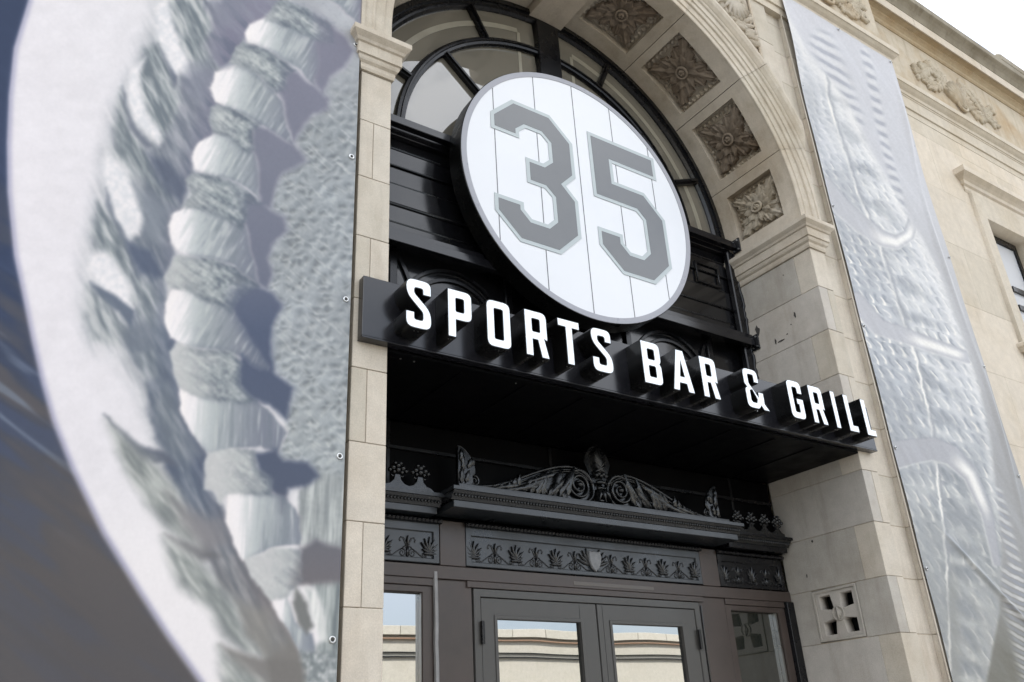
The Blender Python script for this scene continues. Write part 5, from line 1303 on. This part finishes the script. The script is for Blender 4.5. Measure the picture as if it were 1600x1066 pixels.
def make_banner(label, x0, x1, z0, z1, yb, nx, zs, paint, gain, wrinkle, edge_bow, mat, edge_pts, soft_px=0, tint=np.array([1.07, 1.0, 0.885])):
    xs = np.linspace(x0, x1, nx); X, Z = np.meshgrid(xs, zs)
    gz = np.array(edge_pts)
    # the free edges pull in a little between the eyelets
    def scallop(Zv): 
        ph = np.interp(Zv, gz, np.arange(len(gz))); return (np.sin(PI * (ph % 1.0))) ** 2
    u = (X - x0) / (x1 - x0); sl = scallop(Z) * edge_bow
    Xd = X + sl * (sstep(.12, 0, u) - sstep(.88, 1, u))
    px, py = to_sheet(X, Z, yb)
    col = paint(px, py)
    for _ in range(soft_px):
        q = np.pad(col, ((1, 1), (1, 1), (0, 0)), 'edge')
        col = (q[1:-1, 1:-1] * 2 + q[:-2, 1:-1] + q[2:, 1:-1] + q[1:-1, :-2] + q[1:-1, 2:]) / 6
    alb = lin(col) * gain * tint
    Y = np.full_like(X, yb) + wrinkle(X, Z, u)
    ny = len(zs); idx = np.arange(nx * ny).reshape(ny, nx)
    F = np.stack([idx[:-1, :-1], idx[:-1, 1:], idx[1:, 1:], idx[1:, :-1]], -1).reshape(-1, 4)
    root = thing('banner', label, 'banner', (float((x0 + x1) / 2), float(yb), float(z1)))
    off = np.array(root.location)
    co = np.stack([Xd, Y, Z], -1).reshape(-1, 3) - off
    me = bpy.data.meshes.new('printed_sheet')
    me.vertices.add(len(co)); me.vertices.foreach_set('co', co.ravel())
    me.loops.add(F.size); me.loops.foreach_set('vertex_index', F.ravel().astype(np.int32))
    me.polygons.add(len(F)); me.polygons.foreach_set('loop_start', np.arange(0, F.size, 4, dtype=np.int32)); me.polygons.foreach_set('loop_total', np.full(len(F), 4, dtype=np.int32))
    me.update(calc_edges=True); me.polygons.foreach_set('use_smooth', np.ones(len(F), bool))
    ca = me.color_attributes.new('print', 'FLOAT_COLOR', 'POINT')
    ca.data.foreach_set('color', np.concatenate([alb.reshape(-1, 3), np.ones((len(co), 1))], 1).ravel().astype(np.float32))
    me.materials.append(mat)
    o = bpy.data.objects.new('printed_sheet', me); link(o, root)
    return root

def eyelets(root, pts, yb, r=0.013):
    for x, z in pts:
        mb = MB(); mb.tube([(x + r * math.cos(t), yb - 0.005, z + r * math.sin(t)) for t in np.linspace(0, 2 * PI, 15)], r * 0.42, n=6, cap=False)
        e = mb.build('eyelet', MAT['steel'], root, smooth=True)
        mb = MB(); mb.tube([(x, yb - 0.004, z), (x, yb - 0.012, z)], r * 0.45, n=8); mb.build('anchor_screw', MAT['pit'], e)

YB = -0.022
m_left = banner_mat('matt_banner_vinyl', 0.6, 0.18); m_right = banner_mat('shiny_banner_vinyl', 0.42, 0.3)
z_left = np.concatenate([np.linspace(0.9, 1.78, 14), np.linspace(1.80, 6.5, 930), np.linspace(6.54, 9.0, 50)])
def wr1(X, Z, u):
    s = (X * .8 + Z * .6); return (fbm(s * 2.2 + 50, (Z * .8 - X * .6) * .7 + 50, 71, 3) - .5) * 0.020 * sstep(1, .8, u) - 0.004 - 0.045 * sstep(8.45, 8.68, Z)
eL = [0.95, 1.55, 2.13, 2.92, 4.03, 5.27, 6.10, 7.0, 7.9, 8.9]
def sheetpt(px, py, yb):
    d = CR * (px - 800) - CU * (py - 533) + CF * FPX; t = (yb - CAM.y) / d.y; p = CAM + d * t; return p.x, p.z
eyl = [sheetpt(*p, YB) for p in ((561, 73), (550, 246), (538, 468), (526, 713), (520, 1000))]
b1 = make_banner('giant banner with a close-up photo of baseball stitching, left of the entrance', -4.36, -2.331, 0.9, 9.0, YB, 470, z_left, paint_baseball, 0.73, wr1, 0.0, m_left, eL, 2)
eyelets(b1, [(x if i > 90 else -2.331 - 0.028, z) for i, (x, z) in enumerate(eyl)] + [(-2.36, 1.4), (-2.36, 7.2), (-2.36, 8.6), (-4.33, 2.0), (-4.33, 4.0), (-4.33, 6.0), (-4.33, 8.0)], YB)
z_right = np.concatenate([np.linspace(0.9, 1.7, 10), np.linspace(1.72, 8.99, 1050)])
def wr2(X, Z, u):
    a = fbm((X * .7 + Z * .35) * 5 + 20, (Z * .9 - X * .3) * 1.2 + 20, 81, 3) - .5
    fold = np.exp(-((u - .93 - .03 * np.sin(Z * 1.7)) / .022) ** 2) * sstep(8.95, 8.2, Z) * (.6 + .4 * np.sin(Z * 3.3))
    diag = np.exp(-(((Z - 2.9) + 0.75 * (X - 3.2)) / .035) ** 2) * sstep(2.9, 3.2, X) * sstep(4.6, 4.0, X)
    sm = (fbm(X * 9 + 20, Z * 26 + X * 8 + 20, 85, 2) - .5)
    return np.minimum(a * 0.016 * sstep(0, .1, u) * sstep(1, .85, u) - fold * 0.022 - diag * 0.018 + sm * .0015 * sstep(0, .1, u) * sstep(1, .9, u) - 0.006, .02) - 0.045 * sstep(7.2, 8.66, Z)
eR = [1.0, 1.9, 2.75, 3.75, 4.9, 6.2, 7.7, 8.99]
b2 = make_banner('tall silvery banner with a close-up photo of a basketball, right of the entrance', 2.562, 4.585, 0.9, 8.99, YB, 330, z_right, paint_basketball, 0.67, wr2, 0.012, m_right, eR)
eyelets(b2, [(2.59, z) for z in eR[:-1]] + [(4.56, z) for z in eR[:-1]], YB - .008, 0.011); eyelets(b2, [(2.60, 8.95), (3.55, 8.96), (4.54, 8.95)], YB - .055, 0.011)
# pale batten along the near edge of the shiny banner
mb = MB().box(2.545, 2.560, -0.016, -0.0105, 0.9, 8.99); 
b = mb.build('edge_batten', MAT['stone'], b2)

# ================================================================== the building across the street, seen in the glass
ob = thing('street_building', 'low cream painted commercial building across the street, mirrored in the door glass', 'building', (0, -23, 0))
YO_ = -22.6
def obk(nm, x0, x1, y0, y1, z0, z1, mat, bevel=0.01): return block(nm, x0, x1, y0, y1, z0, z1, MAT[mat], ob, bevel)
obk('wall', -34, 40, YO_ - 12, YO_, 0, 5.55, 'cream', 0)
obk('base_course', -34.05, 40.05, YO_ - .1, YO_ + .06, 0, 0.6, 'kerb')
obk('string_course', -34.05, 40.05, YO_ + .001, YO_ + .08, 4.98, 5.01, 'blue_grey')
obk('string_course', -34.05, 40.05, YO_ + .001, YO_ + .10, 4.82, 4.87, 'blue_grey'); obk('string_course', -34.05, 40.05, YO_ + .001, YO_ + .05, 2.95, 3.0, 'cream')
for i in range(47): obk('coping_stone', -34 + 1.58 * i + .01, -34 + 1.58 * (i + 1) - .01, YO_ - .35, YO_ + .18, 5.56, 5.86, 'cream')
obk('coping_brown_course', -34.05, 40.05, YO_ + .001, YO_ + .12, 5.42, 5.47, 'redline')  # thin brown line on the wall below the coping
for i in range(8):
    x = -30 + 8.6 * i
    f = plate('window', [[(x, .7), (x + 4.2, .7), (x + 4.2, 2.9), (x, 2.9)], [(x + .1, .8), (x + .1, 2.8), (x + 2.05, 2.8), (x + 2.05, .8)], [(x + 2.15, .8), (x + 2.15, 2.8), (x + 4.1, 2.8), (x + 4.1, .8)]], YO_ + .001, YO_ + .09, MAT['bronze'], ob)
    for a in (x + .1, x + 2.15): MB().box(a + .001, a + 1.949, YO_ + .03, YO_ + .05, .801, 2.799).build('pane', MAT['glass'], f)
